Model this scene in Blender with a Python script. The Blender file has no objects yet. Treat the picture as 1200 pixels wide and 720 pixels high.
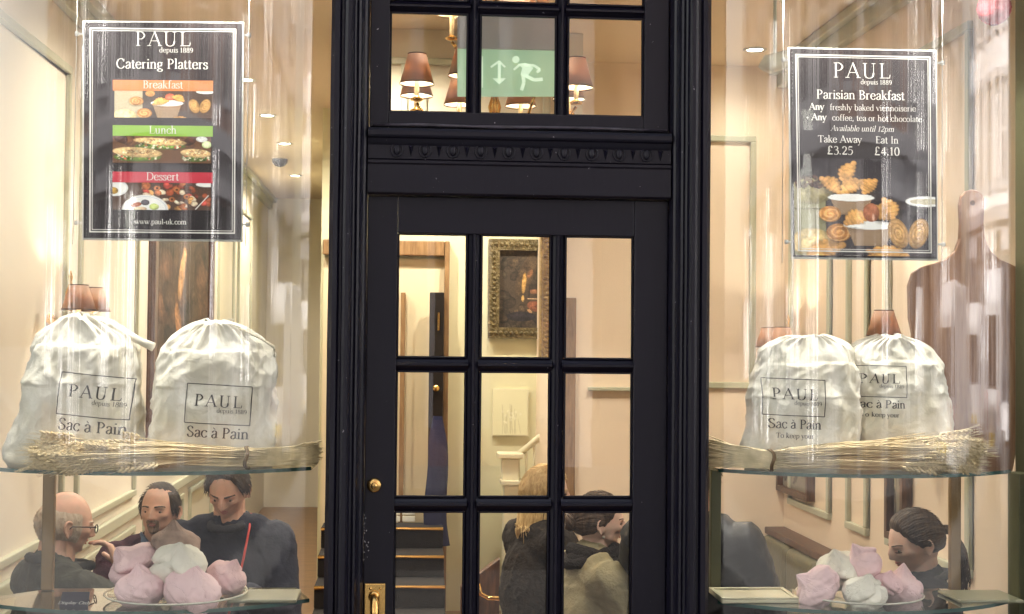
import bpy, math, random, mathutils
import numpy as np
from mathutils import Vector, Matrix, noise
from mathutils.bvhtree import BVHTree
random.seed(7)
rng = np.random.default_rng(7)
PI = math.pi
SC = bpy.context.scene
COL = SC.collection

# ------------------------------------------------------------ camera
F = 1600.0
CAM = Vector((-0.4, -4.1, 1.6))
CM = Matrix.Rotation(math.radians(-4.3), 3, 'Z') @ Matrix.Rotation(math.radians(90 + 1.611), 3, 'X') @ Matrix.Rotation(math.radians(0.57), 3, 'Z')
cd = bpy.data.cameras.new('camera'); cam = bpy.data.objects.new('camera', cd); COL.objects.link(cam)
cam.matrix_world = Matrix.Translation(CAM) @ CM.to_4x4()
cd.sensor_width = 36; cd.lens = 48; cd.clip_start = 0.05; cd.clip_end = 3000
SC.camera = cam

def at(px, py, Y):
    d = CM @ Vector(((px - 600) / F, -(py - 360) / F, -1))
    return CAM + d * ((Y - CAM.y) / d.y)

# ------------------------------------------------------------ world, sun, exposure
W = bpy.data.worlds.new('World'); SC.world = W; W.use_nodes = True
nt = W.node_tree
sky = nt.nodes.new('ShaderNodeTexSky'); sky.sky_type = 'NISHITA'; sky.sun_disc = False
SUN_EL, SUN_AZ = math.radians(42), math.radians(292)
sky.sun_elevation = SUN_EL; sky.sun_rotation = SUN_AZ
sky.air_density = 1.6; sky.dust_density = 4.0; sky.ozone_density = 1.0
hs_ = nt.nodes.new('ShaderNodeHueSaturation'); hs_.inputs['Saturation'].default_value = .45   # thin high cloud greys the blue
nt.links.new(sky.outputs[0], hs_.inputs['Color']); nt.links.new(hs_.outputs[0], nt.nodes['Background'].inputs[0])
nt.nodes['Background'].inputs[1].default_value = 0.12
sd = bpy.data.lights.new('sun', 'SUN'); sd.energy = 4.5; sd.angle = math.radians(0.6); sd.color = (1, .96, .9)
so = bpy.data.objects.new('sun', sd); COL.objects.link(so)
sdir = Vector((math.sin(SUN_AZ) * math.cos(SUN_EL), math.cos(SUN_AZ) * math.cos(SUN_EL), math.sin(SUN_EL)))
so.rotation_euler = sdir.to_track_quat('Z', 'Y').to_euler()
SC.view_settings.view_transform = 'Standard'; SC.view_settings.look = 'None'
SC.view_settings.exposure = 1.88; SC.view_settings.gamma = 1.0
SC.render.engine = 'CYCLES'
cy = SC.cycles
cy.use_denoising = True; cy.max_bounces = 7; cy.diffuse_bounces = 4; cy.glossy_bounces = 4
cy.transmission_bounces = 6; cy.transparent_max_bounces = 40; cy.sample_clamp_indirect = 4.0; cy.caustics_reflective = False; cy.caustics_refractive = False

# ------------------------------------------------------------ materials
def newmat(name):
    m = bpy.data.materials.new(name); m.use_nodes = True
    return m, m.node_tree.nodes, m.node_tree.links, m.node_tree.nodes['Principled BSDF']

def pm(name, col, rough=.5, metal=0., bump=0., bscale=20., var=.0, vscale=3., bstretch=(1, 1, 1), spec=.5, trans=0., sheen=0., rvar=0.):
    m, N, L, B = newmat(name)
    B.inputs['Base Color'].default_value = (*col, 1); B.inputs['Roughness'].default_value = rough
    B.inputs['Metallic'].default_value = metal; B.inputs['Specular IOR Level'].default_value = spec
    if sheen: B.inputs['Sheen Weight'].default_value = sheen
    tc = N.new('ShaderNodeTexCoord')
    if var:
        t = N.new('ShaderNodeTexNoise'); t.inputs['Scale'].default_value = vscale; t.inputs['Detail'].default_value = 6
        L.new(tc.outputs['Object'], t.inputs['Vector'])
        r = N.new('ShaderNodeValToRGB')
        r.color_ramp.elements[0].position = .3; r.color_ramp.elements[1].position = .7
        r.color_ramp.elements[0].color = (*[c * (1 - var) for c in col], 1)
        r.color_ramp.elements[1].color = (*[min(1, c * (1 + var * .6)) for c in col], 1)
        L.new(t.outputs['Fac'], r.inputs['Fac']); L.new(r.outputs['Color'], B.inputs['Base Color'])
    if rvar:
        t = N.new('ShaderNodeTexNoise'); t.inputs['Scale'].default_value = vscale * 2; t.inputs['Detail'].default_value = 5
        L.new(tc.outputs['Object'], t.inputs['Vector'])
        mr = N.new('ShaderNodeMapRange'); mr.inputs['To Min'].default_value = max(0, rough - rvar); mr.inputs['To Max'].default_value = rough + rvar
        L.new(t.outputs['Fac'], mr.inputs['Value']); L.new(mr.outputs[0], B.inputs['Roughness'])
    if bump:
        mp = N.new('ShaderNodeMapping'); mp.inputs['Scale'].default_value = bstretch
        L.new(tc.outputs['Object'], mp.inputs['Vector'])
        t = N.new('ShaderNodeTexNoise'); t.inputs['Scale'].default_value = bscale; t.inputs['Detail'].default_value = 5
        L.new(mp.outputs[0], t.inputs['Vector'])
        b = N.new('ShaderNodeBump'); b.inputs['Strength'].default_value = bump; b.inputs['Distance'].default_value = .01
        L.new(t.outputs['Fac'], b.inputs['Height']); L.new(b.outputs[0], B.inputs['Normal'])
    return m

def emis(name, col, s):
    m, N, L, B = newmat(name)
    B.inputs['Base Color'].default_value = (*col, 1); B.inputs['Emission Color'].default_value = (*col, 1); B.inputs['Emission Strength'].default_value = s
    return m

def glass(name, tint=(.975, .985, .975), gain=1.7, rip=0.0, rs=(30, 30, .8), rough=0.0, fine=0):
    m, N, L, B = newmat(name); N.remove(B)
    out = N['Material Output']
    tr = N.new('ShaderNodeBsdfTransparent'); tr.inputs[0].default_value = (*tint, 1)
    gl = N.new('ShaderNodeBsdfGlossy'); gl.inputs['Roughness'].default_value = rough; gl.inputs[0].default_value = (1, 1, 1, 1)
    fr = N.new('ShaderNodeFresnel'); fr.inputs[0].default_value = 1.5
    geo = N.new('ShaderNodeNewGeometry')
    inv = N.new('ShaderNodeMath'); inv.operation = 'SUBTRACT'; inv.inputs[0].default_value = gain; L.new(geo.outputs['Backfacing'], inv.inputs[1])
    sc = N.new('ShaderNodeMath'); sc.operation = 'GREATER_THAN'; sc.inputs[1].default_value = gain - .5; L.new(inv.outputs[0], sc.inputs[0])
    mu = N.new('ShaderNodeMath'); mu.operation = 'MULTIPLY'; L.new(fr.outputs[0], mu.inputs[0]); L.new(sc.outputs[0], mu.inputs[1])
    m2 = N.new('ShaderNodeMath'); m2.operation = 'MULTIPLY'; m2.use_clamp = True; m2.inputs[1].default_value = gain; L.new(mu.outputs[0], m2.inputs[0])
    mix = N.new('ShaderNodeMixShader'); L.new(m2.outputs[0], mix.inputs[0]); L.new(tr.outputs[0], mix.inputs[1]); L.new(gl.outputs[0], mix.inputs[2])
    L.new(mix.outputs[0], out.inputs[0])
    if rip:
        tc = N.new('ShaderNodeTexCoord'); mp = N.new('ShaderNodeMapping'); mp.inputs['Scale'].default_value = rs
        t = N.new('ShaderNodeTexNoise'); t.inputs['Scale'].default_value = 1; t.inputs['Detail'].default_value = 3
        b = N.new('ShaderNodeBump'); b.inputs['Strength'].default_value = rip; b.inputs['Distance'].default_value = .0006
        L.new(tc.outputs['Object'], mp.inputs[0]); L.new(mp.outputs[0], t.inputs['Vector']); L.new(t.outputs['Fac'], b.inputs['Height'])
        if fine:   # fine vertical draw lines of old cylinder glass
            mp2 = N.new('ShaderNodeMapping'); mp2.inputs['Scale'].default_value = (520, 520, .5); t2 = N.new('ShaderNodeTexNoise'); t2.inputs['Scale'].default_value = 1; t2.inputs['Detail'].default_value = 1
            b2 = N.new('ShaderNodeBump'); b2.inputs['Strength'].default_value = 1; b2.inputs['Distance'].default_value = fine
            L.new(tc.outputs['Object'], mp2.inputs[0]); L.new(mp2.outputs[0], t2.inputs['Vector']); L.new(t2.outputs['Fac'], b2.inputs['Height']); L.new(b.outputs[0], b2.inputs['Normal']); b = b2
        L.new(b.outputs[0], gl.inputs['Normal'])
    return m

def wood(name, c1, c2, rough=.45, sc=(1, 1, 1), s=12, bump=.15):
    m, N, L, B = newmat(name)
    tc = N.new('ShaderNodeTexCoord'); mp = N.new('ShaderNodeMapping'); mp.inputs['Scale'].default_value = sc
    t = N.new('ShaderNodeTexNoise'); t.inputs['Scale'].default_value = s; t.inputs['Detail'].default_value = 8; t.inputs['Distortion'].default_value = .6
    r = N.new('ShaderNodeValToRGB'); r.color_ramp.elements[0].color = (*c1, 1); r.color_ramp.elements[1].color = (*c2, 1)
    r.color_ramp.elements[0].position = .32; r.color_ramp.elements[1].position = .68
    b = N.new('ShaderNodeBump'); b.inputs['Strength'].default_value = bump; b.inputs['Distance'].default_value = .004
    L.new(tc.outputs['Object'], mp.inputs[0]); L.new(mp.outputs[0], t.inputs['Vector']); L.new(t.outputs['Fac'], r.inputs[0]); L.new(r.outputs[0], B.inputs['Base Color'])
    L.new(t.outputs['Fac'], b.inputs['Height']); L.new(b.outputs[0], B.inputs['Normal']); B.inputs['Roughness'].default_value = rough
    return m

def vcol(name, rough=.4, emit=0):
    m, N, L, B = newmat(name)
    a = N.new('ShaderNodeAttribute'); a.attribute_name = 'Col'
    L.new(a.outputs['Color'], B.inputs['Base Color']); B.inputs['Roughness'].default_value = rough
    return m

def translucent(name, col, tcol, fac=.5):
    m, N, L, B = newmat(name); B.inputs['Base Color'].default_value = (*col, 1); B.inputs['Roughness'].default_value = .6
    t = N.new('ShaderNodeBsdfTranslucent'); t.inputs[0].default_value = (*tcol, 1)
    mx = N.new('ShaderNodeMixShader'); mx.inputs[0].default_value = fac
    L.new(B.outputs[0], mx.inputs[1]); L.new(t.outputs[0], mx.inputs[2]); L.new(mx.outputs[0], N['Material Output'].inputs[0])
    return m

def black_paint():
    m, N, L, B = newmat('black_gloss_paint'); B.inputs['Specular IOR Level'].default_value = .32
    tc = N.new('ShaderNodeTexCoord'); mp = N.new('ShaderNodeMapping'); mp.inputs['Scale'].default_value = (60, 60, 5)
    t = N.new('ShaderNodeTexNoise'); t.inputs['Scale'].default_value = 1; t.inputs['Detail'].default_value = 6
    L.new(tc.outputs['Object'], mp.inputs[0]); L.new(mp.outputs[0], t.inputs['Vector'])
    b = N.new('ShaderNodeBump'); b.inputs['Strength'].default_value = .12; b.inputs['Distance'].default_value = .004
    L.new(t.outputs['Fac'], b.inputs['Height']); L.new(b.outputs[0], B.inputs['Normal'])
    w = N.new('ShaderNodeTexNoise'); w.inputs['Scale'].default_value = 14; w.inputs['Detail'].default_value = 10; w.inputs['Roughness'].default_value = .75
    L.new(tc.outputs['Object'], w.inputs['Vector'])
    r = N.new('ShaderNodeValToRGB'); r.color_ramp.elements[0].position = .60; r.color_ramp.elements[1].position = .78
    r.color_ramp.elements[0].color = (.004, .0036, .0105, 1); r.color_ramp.elements[1].color = (.011, .0095, .018, 1)
    L.new(w.outputs['Fac'], r.inputs[0])
    # chips where the paint has come off: small pale specks
    v = N.new('ShaderNodeTexNoise'); v.inputs['Scale'].default_value = 70; v.inputs['Detail'].default_value = 4
    L.new(tc.outputs['Object'], v.inputs['Vector'])
    c = N.new('ShaderNodeMath'); c.operation = 'GREATER_THAN'; c.inputs[1].default_value = .74; L.new(v.outputs['Fac'], c.inputs[0])
    mx = N.new('ShaderNodeMix'); mx.data_type = 'RGBA'; L.new(c.outputs[0], mx.inputs['Factor']); L.new(r.outputs[0], mx.inputs['A']); mx.inputs['B'].default_value = (.25, .24, .27, 1)
    L.new(mx.outputs['Result'], B.inputs['Base Color'])
    mr = N.new('ShaderNodeMapRange'); mr.inputs['To Min'].default_value = .26; mr.inputs['To Max'].default_value = .46
    L.new(w.outputs['Fac'], mr.inputs[0]); L.new(mr.outputs[0], B.inputs['Roughness'])
    return m

PAINT = black_paint()
CREAM = pm('cream_wall_paint', (.74, .67, .56), .55, var=.06, vscale=1.2, bump=.05, bscale=60)
PEACH = pm('peach_wall_paint', (.80, .66, .51), .5, var=.05, vscale=1.0, bump=.05, bscale=60)
PALEG = pm('pale_green_wall_paint', (.66, .63, .42), .55, var=.07, vscale=1.0, bump=.05, bscale=60)
TRIMG = pm('grey_green_moulding_paint', (.44, .44, .33), .4, bump=.05)
CEIL = pm('tan_ceiling_paint', (.68, .55, .39), .7, var=.05, vscale=.8)
BEIGE = pm('beige_wall_paint', (.66, .58, .43), .6, var=.06)
FLOORM = wood('oak_floor', (.16, .08, .035), (.26, .14, .06), .35, (1, 8, 1), 6)
SHADE = translucent('brown_lamp_shade_fabric', (.50, .34, .24), (.62, .40, .28), .3)
SHADEW = translucent('white_shade_lining', (.85, .74, .55), (.9, .72, .5), .55)
BRASS = pm('polished_brass', (.72, .46, .16), .22, 1.0, bump=.1, bscale=40)
CHROME = pm('brushed_steel', (.6, .6, .58), .3, 1.0)
DOORGL = glass('flat_door_glass', (.97, .975, .95), 1.2, .2, (5, 5, 3))
BOWGL = glass('curved_window_glass', (.965, .975, .955), 2.4, 1.0, (40, 40, .2), fine=.00006)
CLEAR = glass('clear_display_glass', (.95, .97, .96), 1.3)
SHELFGL = glass('shelf_glass', (.86, .92, .88), 1.6)
EDGEGL = pm('green_glass_edge', (.025, .085, .075), .15, spec=.8, bump=.2, bscale=30)
DARKWOOD = wood('dark_brown_wood', (.05, .022, .012), (.12, .055, .028), .4, (6, 6, 1), 10)
MIDWOOD = wood('brown_door_wood', (.17, .095, .04), (.28, .165, .075), .4, (8, 8, 1), 8)
BOARDW = wood('bread_board_wood', (.22, .10, .052), (.37, .20, .11), .5, (9, 9, .7), 6, .3)
GILT = pm('old_gilt', (.42, .27, .09), .35, .8, bump=.9, bscale=90, var=.35, vscale=30)
DARKGILT = pm('dark_carved_gilt', (.13, .10, .045), .4, .5, bump=1.0, bscale=80, var=.4, vscale=30)
PRINT = vcol('printed_picture', .45)
OILS = vcol('oil_painting_surface', .7)
PSTEEL = pm('poster_black', (.034, .027, .029), .6, spec=.2)
PWHITE = pm('poster_white_ink', (.82, .8, .76), .5)
INK = pm('black_cloth_ink', (.06, .055, .05), .8)
ACRYL = glass('clear_acrylic', (.985, .985, .985), .45, .3, (12, 12, 3))
PALEEDGE = pm('acrylic_edge', (.75, .76, .72), .2)

# ------------------------------------------------------------ mesh helpers
def setp(o, label=None, cat=None, group=None, kind=None):
    if label: o['label'] = label
    if cat: o['category'] = cat
    if group: o['group'] = group
    if kind: o['kind'] = kind
    return o

def empty(name, loc, label, cat, group=None, rz=0):
    o = bpy.data.objects.new(name, None); COL.objects.link(o); o.location = loc; o.rotation_euler = (0, 0, rz)
    o.empty_display_size = .05
    return setp(o, label, cat, group)

class MB:
    """collects shapes in world coordinates"""
    def __init__(s): s.v = []; s.f = []
    def add(s, vs, fs):
        n = len(s.v); s.v += [tuple(v) for v in vs]; s.f += [tuple(i + n for i in f) for f in fs]; return s
    def box(s, x0, x1, y0, y1, z0, z1, M=None):
        vs = [Vector((x, y, z)) for x in (x0, x1) for y in (y0, y1) for z in (z0, z1)]
        if M is not None: vs = [M @ v for v in vs]
        return s.add(vs, [(0, 1, 3, 2), (4, 6, 7, 5), (0, 4, 5, 1), (2, 3, 7, 6), (0, 2, 6, 4), (1, 5, 7, 3)])
    def tube(s, pts, rad, n=8, caps=True, close=False):
        pts = [Vector(p) for p in pts]; m = len(pts)
        rads = rad if hasattr(rad, '__len__') else [rad] * m
        vs = []; prev = None
        for i, p in enumerate(pts):
            a = pts[(i - 1) % m] if (close or i > 0) else p; b = pts[(i + 1) % m] if (close or i < m - 1) else p
            t = (b - a).normalized()
            if prev is None:
                u = t.cross(Vector((0, 0, 1)));
                if u.length < .05: u = t.cross(Vector((0, 1, 0)))
            else: u = prev - t * prev.dot(t)
            u.normalize(); prev = u; w = t.cross(u)
            for k in range(n):
                an = 2 * PI * k / n; vs.append(p + (u * math.cos(an) + w * math.sin(an)) * rads[i])
        fs = []
        for i in range(m if close else m - 1):
            j = (i + 1) % m
            for k in range(n):
                fs.append((i * n + k, i * n + (k + 1) % n, j * n + (k + 1) % n, j * n + k))
        if caps and not close: fs += [tuple(range(n - 1, -1, -1)), tuple((m - 1) * n + k for k in range(n))]
        return s.add(vs, fs)
    def lathe(s, prof, c=(0, 0, 0), n=20, axis='z', M=None, a0=0, a1=2 * PI, sq=1):
        full = abs(a1 - a0 - 2 * PI) < 1e-4; m = n if full else n + 1
        vs = []
        for (r, h) in prof:
            for k in range(m):
                an = a0 + (a1 - a0) * k / n
                p = Vector((r * math.cos(an), r * math.sin(an) * sq, h))
                if axis == 'y': p = Vector((p.x, p.z, p.y))
                if axis == 'x': p = Vector((p.z, p.x, p.y))
                if M is not None: p = M @ p
                vs.append(p + Vector(c))
        fs = []
        for i in range(len(prof) - 1):
            for k in range(m if full else n):
                fs.append((i * m + k, i * m + (k + 1) % m, (i + 1) * m + (k + 1) % m, (i + 1) * m + k))
        return s.add(vs, fs)
    def ell(s, c, r, n=14, m=9, M=None):
        vs = []; fs = []
        for j in range(m + 1):
            th = PI * j / m
            for k in range(n):
                ph = 2 * PI * k / n
                p = Vector((r[0] * math.sin(th) * math.cos(ph), r[1] * math.sin(th) * math.sin(ph), -r[2] * math.cos(th)))
                if M is not None: p = M @ p
                vs.append(p + Vector(c))
        for j in range(m):
            for k in range(n): fs.append((j * n + k, j * n + (k + 1) % n, (j + 1) * n + (k + 1) % n, (j + 1) * n + k))
        return s.add(vs, fs)
    def caps(s, a, b, ra, rb, n=14):
        a, b = Vector(a), Vector(b); d = (b - a); L = d.length; d.normalize(); pts = []; rr = []
        for k in range(5):
            t = PI / 2 * k / 4; pts.append(a - d * ra * math.cos(t)); rr.append(max(ra * math.sin(t), .0008))
        for k in range(1, 4): pts.append(a + d * L * k / 4); rr.append(ra + (rb - ra) * k / 4)
        for k in range(5):
            t = PI / 2 * k / 4; pts.append(b + d * rb * math.sin(t)); rr.append(max(rb * math.cos(t), .0008))
        return s.tube(pts, rr, n)
    def extrude(s, poly, y0, y1, M=None):
        n = len(poly); vs = [Vector((x, y, z)) for y in (y0, y1) for x, z in poly]
        if M is not None: vs = [M @ v for v in vs]
        fs = [tuple(range(n)), tuple(range(2 * n - 1, n - 1, -1))] + [(i, i + n, (i + 1) % n + n, (i + 1) % n) for i in range(n)]
        return s.add(vs, fs)
    def build(s, name, mat, parent=None, smooth=False, bevel=0, fix=True, seg=2):
        me = bpy.data.meshes.new(name); o_off = Vector((0, 0, 0))
        if parent is not None:
            inv = wm(parent).inverted(); vs = [tuple(inv @ Vector(v)) for v in s.v]
        else: vs = s.v
        me.from_pydata(vs, [], s.f)
        if fix:
            import bmesh
            bm = bmesh.new(); bm.from_mesh(me)
            bmesh.ops.remove_doubles(bm, verts=bm.verts, dist=1e-6)
            bmesh.ops.recalc_face_normals(bm, faces=bm.faces)
            if bevel:
                eds = [e for e in bm.edges if len(e.link_faces) == 2 and e.calc_face_angle(0) > .5]
                bmesh.ops.bevel(bm, geom=eds, offset=bevel, segments=seg, profile=.6, affect='EDGES', clamp_overlap=True)
            bm.to_mesh(me); bm.free()
        for m in (mat if isinstance(mat, (list, tuple)) else [mat]): me.materials.append(m)
        if smooth: me.shade_smooth()
        o = bpy.data.objects.new(name, me); COL.objects.link(o)
        if parent is not None: o.parent = parent
        elif len(me.vertices):   # origin at base centre
            co = np.array([v.co for v in me.vertices]); c = Vector(((co[:, 0].min() + co[:, 0].max()) / 2, (co[:, 1].min() + co[:, 1].max()) / 2, co[:, 2].min()))
            me.transform(Matrix.Translation(-c)); o.location = c
        return o

def wm(o):
    m = Matrix.Translation(o.location) @ o.rotation_euler.to_matrix().to_4x4()
    return wm(o.parent) @ m if o.parent else m

def remesh(mb, voxel, smooth_it=2, fac=.5):
    me = bpy.data.meshes.new('tmp'); me.from_pydata(mb.v, [], mb.f)
    import bmesh
    bm = bmesh.new(); bm.from_mesh(me); bmesh.ops.recalc_face_normals(bm, faces=bm.faces); bm.to_mesh(me); bm.free()
    o = bpy.data.objects.new('tmp', me); COL.objects.link(o)
    m = o.modifiers.new('r', 'REMESH'); m.mode = 'VOXEL'; m.voxel_size = voxel
    if smooth_it:
        q = o.modifiers.new('s', 'SMOOTH'); q.iterations = smooth_it; q.factor = fac
    dg = bpy.context.evaluated_depsgraph_get(); dg.update()
    r = bpy.data.meshes.new_from_object(o.evaluated_get(dg))
    bpy.data.objects.remove(o); bpy.data.meshes.remove(me)
    return r

def link_mesh(me, name, mat, parent, smooth=True):
    """mesh in world coordinates -> child"""
    if parent is not None: me.transform(wm(parent).inverted())
    me.name = name; me.materials.clear(); me.materials.append(mat)
    if smooth: me.shade_smooth()
    o = bpy.data.objects.new(name, me); COL.objects.link(o)
    if parent is not None: o.parent = parent
    return o

def copy_tree(o, parent=None):
    c = o.copy(); COL.objects.link(c); c.parent = parent
    for ch in list(o.children): copy_tree(ch, c)
    return c

def ss(a, b, x):
    t = min(1, max(0, (x - a) / (b - a))); return t * t * (3 - 2 * t)

# ------------------------------------------------------------ serif lettering (own stroke alphabet)
TK, TN = .088, .032
def _cr(p, k=5):
    out = []
    for i in range(len(p) - 1):
        p0 = p[max(i - 1, 0)]; p1 = p[i]; p2 = p[i + 1]; p3 = p[min(i + 2, len(p) - 1)]
        for j in range(k):
            t = j / k
            out.append(tuple(.5 * ((2 * p1[q]) + (-p0[q] + p2[q]) * t + (2 * p0[q] - 5 * p1[q] + 4 * p2[q] - p3[q]) * t * t + (-p0[q] + 3 * p1[q] - 3 * p2[q] + p3[q]) * t ** 3) for q in (0, 1)))
    return out + [p[-1]]
def _el(cx, cy, rx, ry): return [(cx + rx * math.cos(a * PI / 6), cy + ry * math.sin(a * PI / 6)) for a in range(13)]
def st(x, y0, y1, s=''):   # stem; serif codes: b bottom, t top full, l top-left flag
    r = [('l', [(x, y0), (x, y1)])]
    if 'b' in s: r.append(('h', [(x - .1, y0 + .012), (x + .1, y0 + .012)]))
    if 't' in s: r.append(('h', [(x - .1, y1 - .012), (x + .1, y1 - .012)]))
    if 'l' in s: r.append(('h', [(x - .1, y1 - .035), (x, y1 - .01)]))
    return r
def cv(*p): return [('c', list(p))]
def ln(*p): return [('l', list(p))]
def th(*p): return [('h', list(p))]
def sh(st_, dx): return [(k, [(x + dx, y) for x, y in p]) for k, p in st_]
_s = cv((.29, .33), (.25, .43), (.16, .45), (.07, .4), (.08, .31), (.19, .23), (.29, .15), (.27, .03), (.16, -.01), (.07, .02), (.05, .11))
_v = ln((.04, .44), (.21, 0)) + th((.21, 0), (.38, .44)) + th((-.03, .44), (.12, .44)) + th((.3, .44), (.45, .44))
_a = st(.33, .06, .3) + cv((.08, .34), (.13, .43), (.22, .46), (.32, .4), (.33, .28)) + cv((.33, .26), (.17, .22), (.07, .12), (.12, .01), (.22, 0), (.33, .09)) + th((.33, .05), (.43, .02))
_o = cv(*_el(.24, .22, .18, .225))
GL = {
 'P': (.54, st(.15, 0, .68, 'bt') + cv((.15, .665), (.33, .66), (.46, .5), (.34, .34), (.15, .33))),
 'A': (.68, th((.07, 0), (.34, .69)) + ln((.33, .69), (.6, 0)) + th((.16, .24), (.5, .24)) + th((-.02, .012), (.17, .012)) + th((.5, .012), (.7, .012))),
 'U': (.72, st(.15, .2, .68, 't') + [('h', [(.55, .2), (.55, .68)])] + th((.46, .668), (.64, .668)) + cv((.15, .24), (.18, .06), (.34, -.01), (.5, .06), (.55, .24))),
 'L': (.55, st(.15, 0, .68, 'bt') + th((.15, .016), (.5, .016)) + th((.5, .01), (.53, .17))),
 'C': (.66, cv((.56, .5), (.5, .63), (.36, .69), (.17, .6), (.08, .34), (.17, .08), (.36, -.01), (.5, .05), (.59, .17)) + th((.575, .48), (.575, .67))),
 'B': (.55, st(.14, 0, .68, 'bt') + cv((.14, .665), (.31, .665), (.42, .52), (.31, .37), (.14, .36)) + cv((.14, .36), (.34, .36), (.48, .19), (.34, .015), (.14, .015))),
 'D': (.69, st(.14, 0, .68, 'bt') + cv((.14, .665), (.36, .66), (.55, .55), (.62, .34), (.55, .12), (.36, .015), (.14, .015))),
 'S': (.5, cv((.4, .54), (.35, .65), (.24, .69), (.11, .62), (.1, .5), (.2, .39), (.34, .3), (.42, .19), (.37, .05), (.24, -.01), (.12, .03), (.07, .17))),
 'T': (.58, st(.29, 0, .68, 'b') + th((.03, .665), (.55, .665)) + th((.03, .665), (.02, .53)) + th((.55, .665), (.56, .53))),
 'E': (.53, st(.14, 0, .68, 'bt') + th((.14, .665), (.46, .665)) + th((.46, .67), (.47, .55)) + th((.14, .35), (.4, .35)) + th((.14, .016), (.48, .016)) + th((.48, .01), (.5, .15))),
 'I': (.3, st(.15, 0, .68, 'bt')), 'O': (.72, cv(*_el(.36, .34, .29, .35))),
 'a': (.42, _a), 'à': (.42, _a + th((.12, .66), (.25, .54)) + th((.13, .67), (.24, .56))),
 'b': (.49, st(.11, .02, .72, 'l') + cv((.11, .36), (.22, .45), (.36, .4), (.42, .22), (.35, .04), (.22, -.01), (.11, .06))),
 'c': (.41, cv((.38, .34), (.33, .43), (.22, .455), (.1, .37), (.06, .21), (.12, .06), (.23, -.005), (.33, .03), (.39, .11))),
 'd': (.5, st(.38, .02, .72, 'l') + cv((.38, .38), (.27, .45), (.13, .4), (.07, .22), (.13, .04), (.25, -.01), (.38, .08)) + th((.38, .03), (.48, .03))),
 'e': (.45, th((.07, .26), (.39, .26)) + cv((.39, .26), (.36, .39), (.24, .46), (.11, .4), (.06, .22), (.12, .06), (.24, -.005), (.34, .03), (.4, .12))),
 'f': (.3, st(.14, 0, .5, 'b') + cv((.14, .48), (.15, .62), (.22, .71), (.33, .68)) + th((.03, .43), (.27, .43))),
 'g': (.43, cv(*_el(.2, .31, .13, .14)) + cv(*_el(.21, -.11, .17, .09)) + cv((.11, .2), (.07, .1), (.14, .03), (.28, .0)) + th((.29, .42), (.42, .44))),
 'h': (.51, st(.11, 0, .72, 'bl') + cv((.11, .35), (.22, .45), (.33, .43), (.38, .3)) + st(.38, 0, .32, 'b')),
 'i': (.24, st(.12, 0, .45, 'bl') + ln((.12, .58), (.12, .66))),
 'k': (.47, st(.11, 0, .72, 'bl') + th((.11, .19), (.35, .43)) + ln((.2, .27), (.4, 0)) + th((.26, .44), (.44, .44)) + th((.34, .012), (.5, .012))),
 'l': (.24, st(.12, 0, .72, 'bl')),
 'm': (.76, st(.11, 0, .45, 'bl') + cv((.11, .35), (.21, .45), (.32, .43), (.37, .3)) + st(.37, 0, .32, 'b') + cv((.37, .35), (.47, .45), (.58, .43), (.63, .3)) + st(.63, 0, .32, 'b')),
 'n': (.51, st(.11, 0, .45, 'bl') + cv((.11, .35), (.22, .45), (.33, .43), (.38, .3)) + st(.38, 0, .32, 'b')),
 'o': (.48, _o),
 'p': (.5, st(.11, -.22, .45, 'bl') + cv((.11, .36), (.22, .45), (.36, .4), (.42, .22), (.35, .04), (.22, -.01), (.11, .06))),
 'r': (.35, st(.11, 0, .45, 'bl') + cv((.11, .32), (.2, .43), (.32, .42))),
 's': (.35, _s),
 't': (.3, st(.13, .08, .58) + cv((.13, .1), (.17, .0), (.29, .04)) + th((.02, .43), (.27, .43))),
 'u': (.51, st(.11, .12, .45, 'l') + cv((.11, .15), (.15, .02), (.25, .0), (.38, .09)) + st(.38, .02, .45, 'l') + th((.38, .03), (.48, .03))),
 'v': (.43, _v), 'w': (.68, _v + sh(_v, .27)),
 'y': (.44, ln((.05, .44), (.22, .02)) + th((.39, .44), (.14, -.2)) + th((-.03, .44), (.13, .44)) + th((.31, .44), (.46, .44)) + cv((.15, -.18), (.1, -.23), (.03, -.2))),
 '0': (.5, cv(*_el(.24, .31, .17, .33))), '1': (.38, st(.2, 0, .64, 'b') + th((.09, .54), (.2, .63))),
 '2': (.48, cv((.08, .5), (.15, .62), (.27, .64), (.38, .53), (.35, .37), (.22, .2), (.07, .04)) + ln((.07, .03), (.42, .03)) + th((.42, .02), (.44, .13))),
 '3': (.46, cv((.08, .55), (.2, .65), (.34, .58), (.34, .42), (.18, .35)) + cv((.18, .35), (.36, .31), (.4, .15), (.3, .01), (.16, -.01), (.06, .06))),
 '4': (.5, ln((.34, 0), (.34, .64)) + th((.34, .64), (.05, .2)) + ln((.04, .19), (.47, .19)) + th((.25, .012), (.43, .012))),
 '5': (.46, ln((.12, .62), (.39, .62)) + th((.12, .62), (.1, .38)) + cv((.1, .36), (.24, .4), (.38, .32), (.39, .16), (.28, .01), (.15, -.01), (.06, .05))),
 '8': (.48, cv(*_el(.24, .48, .13, .16)) + cv(*_el(.24, .16, .16, .17))), '9': (.48, cv(*_el(.23, .43, .15, .19)) + cv((.38, .44), (.39, .25), (.3, .08), (.14, -.01))),
 '£': (.52, cv((.41, .52), (.36, .63), (.26, .66), (.17, .57), (.17, .38), (.17, .2), (.07, .03)) + ln((.06, .03), (.46, .03)) + th((.06, .32), (.34, .32))),
 '.': (.22, ln((.1, 0), (.1, .08))), ',': (.22, ln((.1, .07), (.07, -.1))), '+': (.5, th((.08, .25), (.42, .25)) + th((.25, .08), (.25, .42))), '-': (.3, ln((.04, .22), (.25, .22))), ' ': (.26, []),
}
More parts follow.
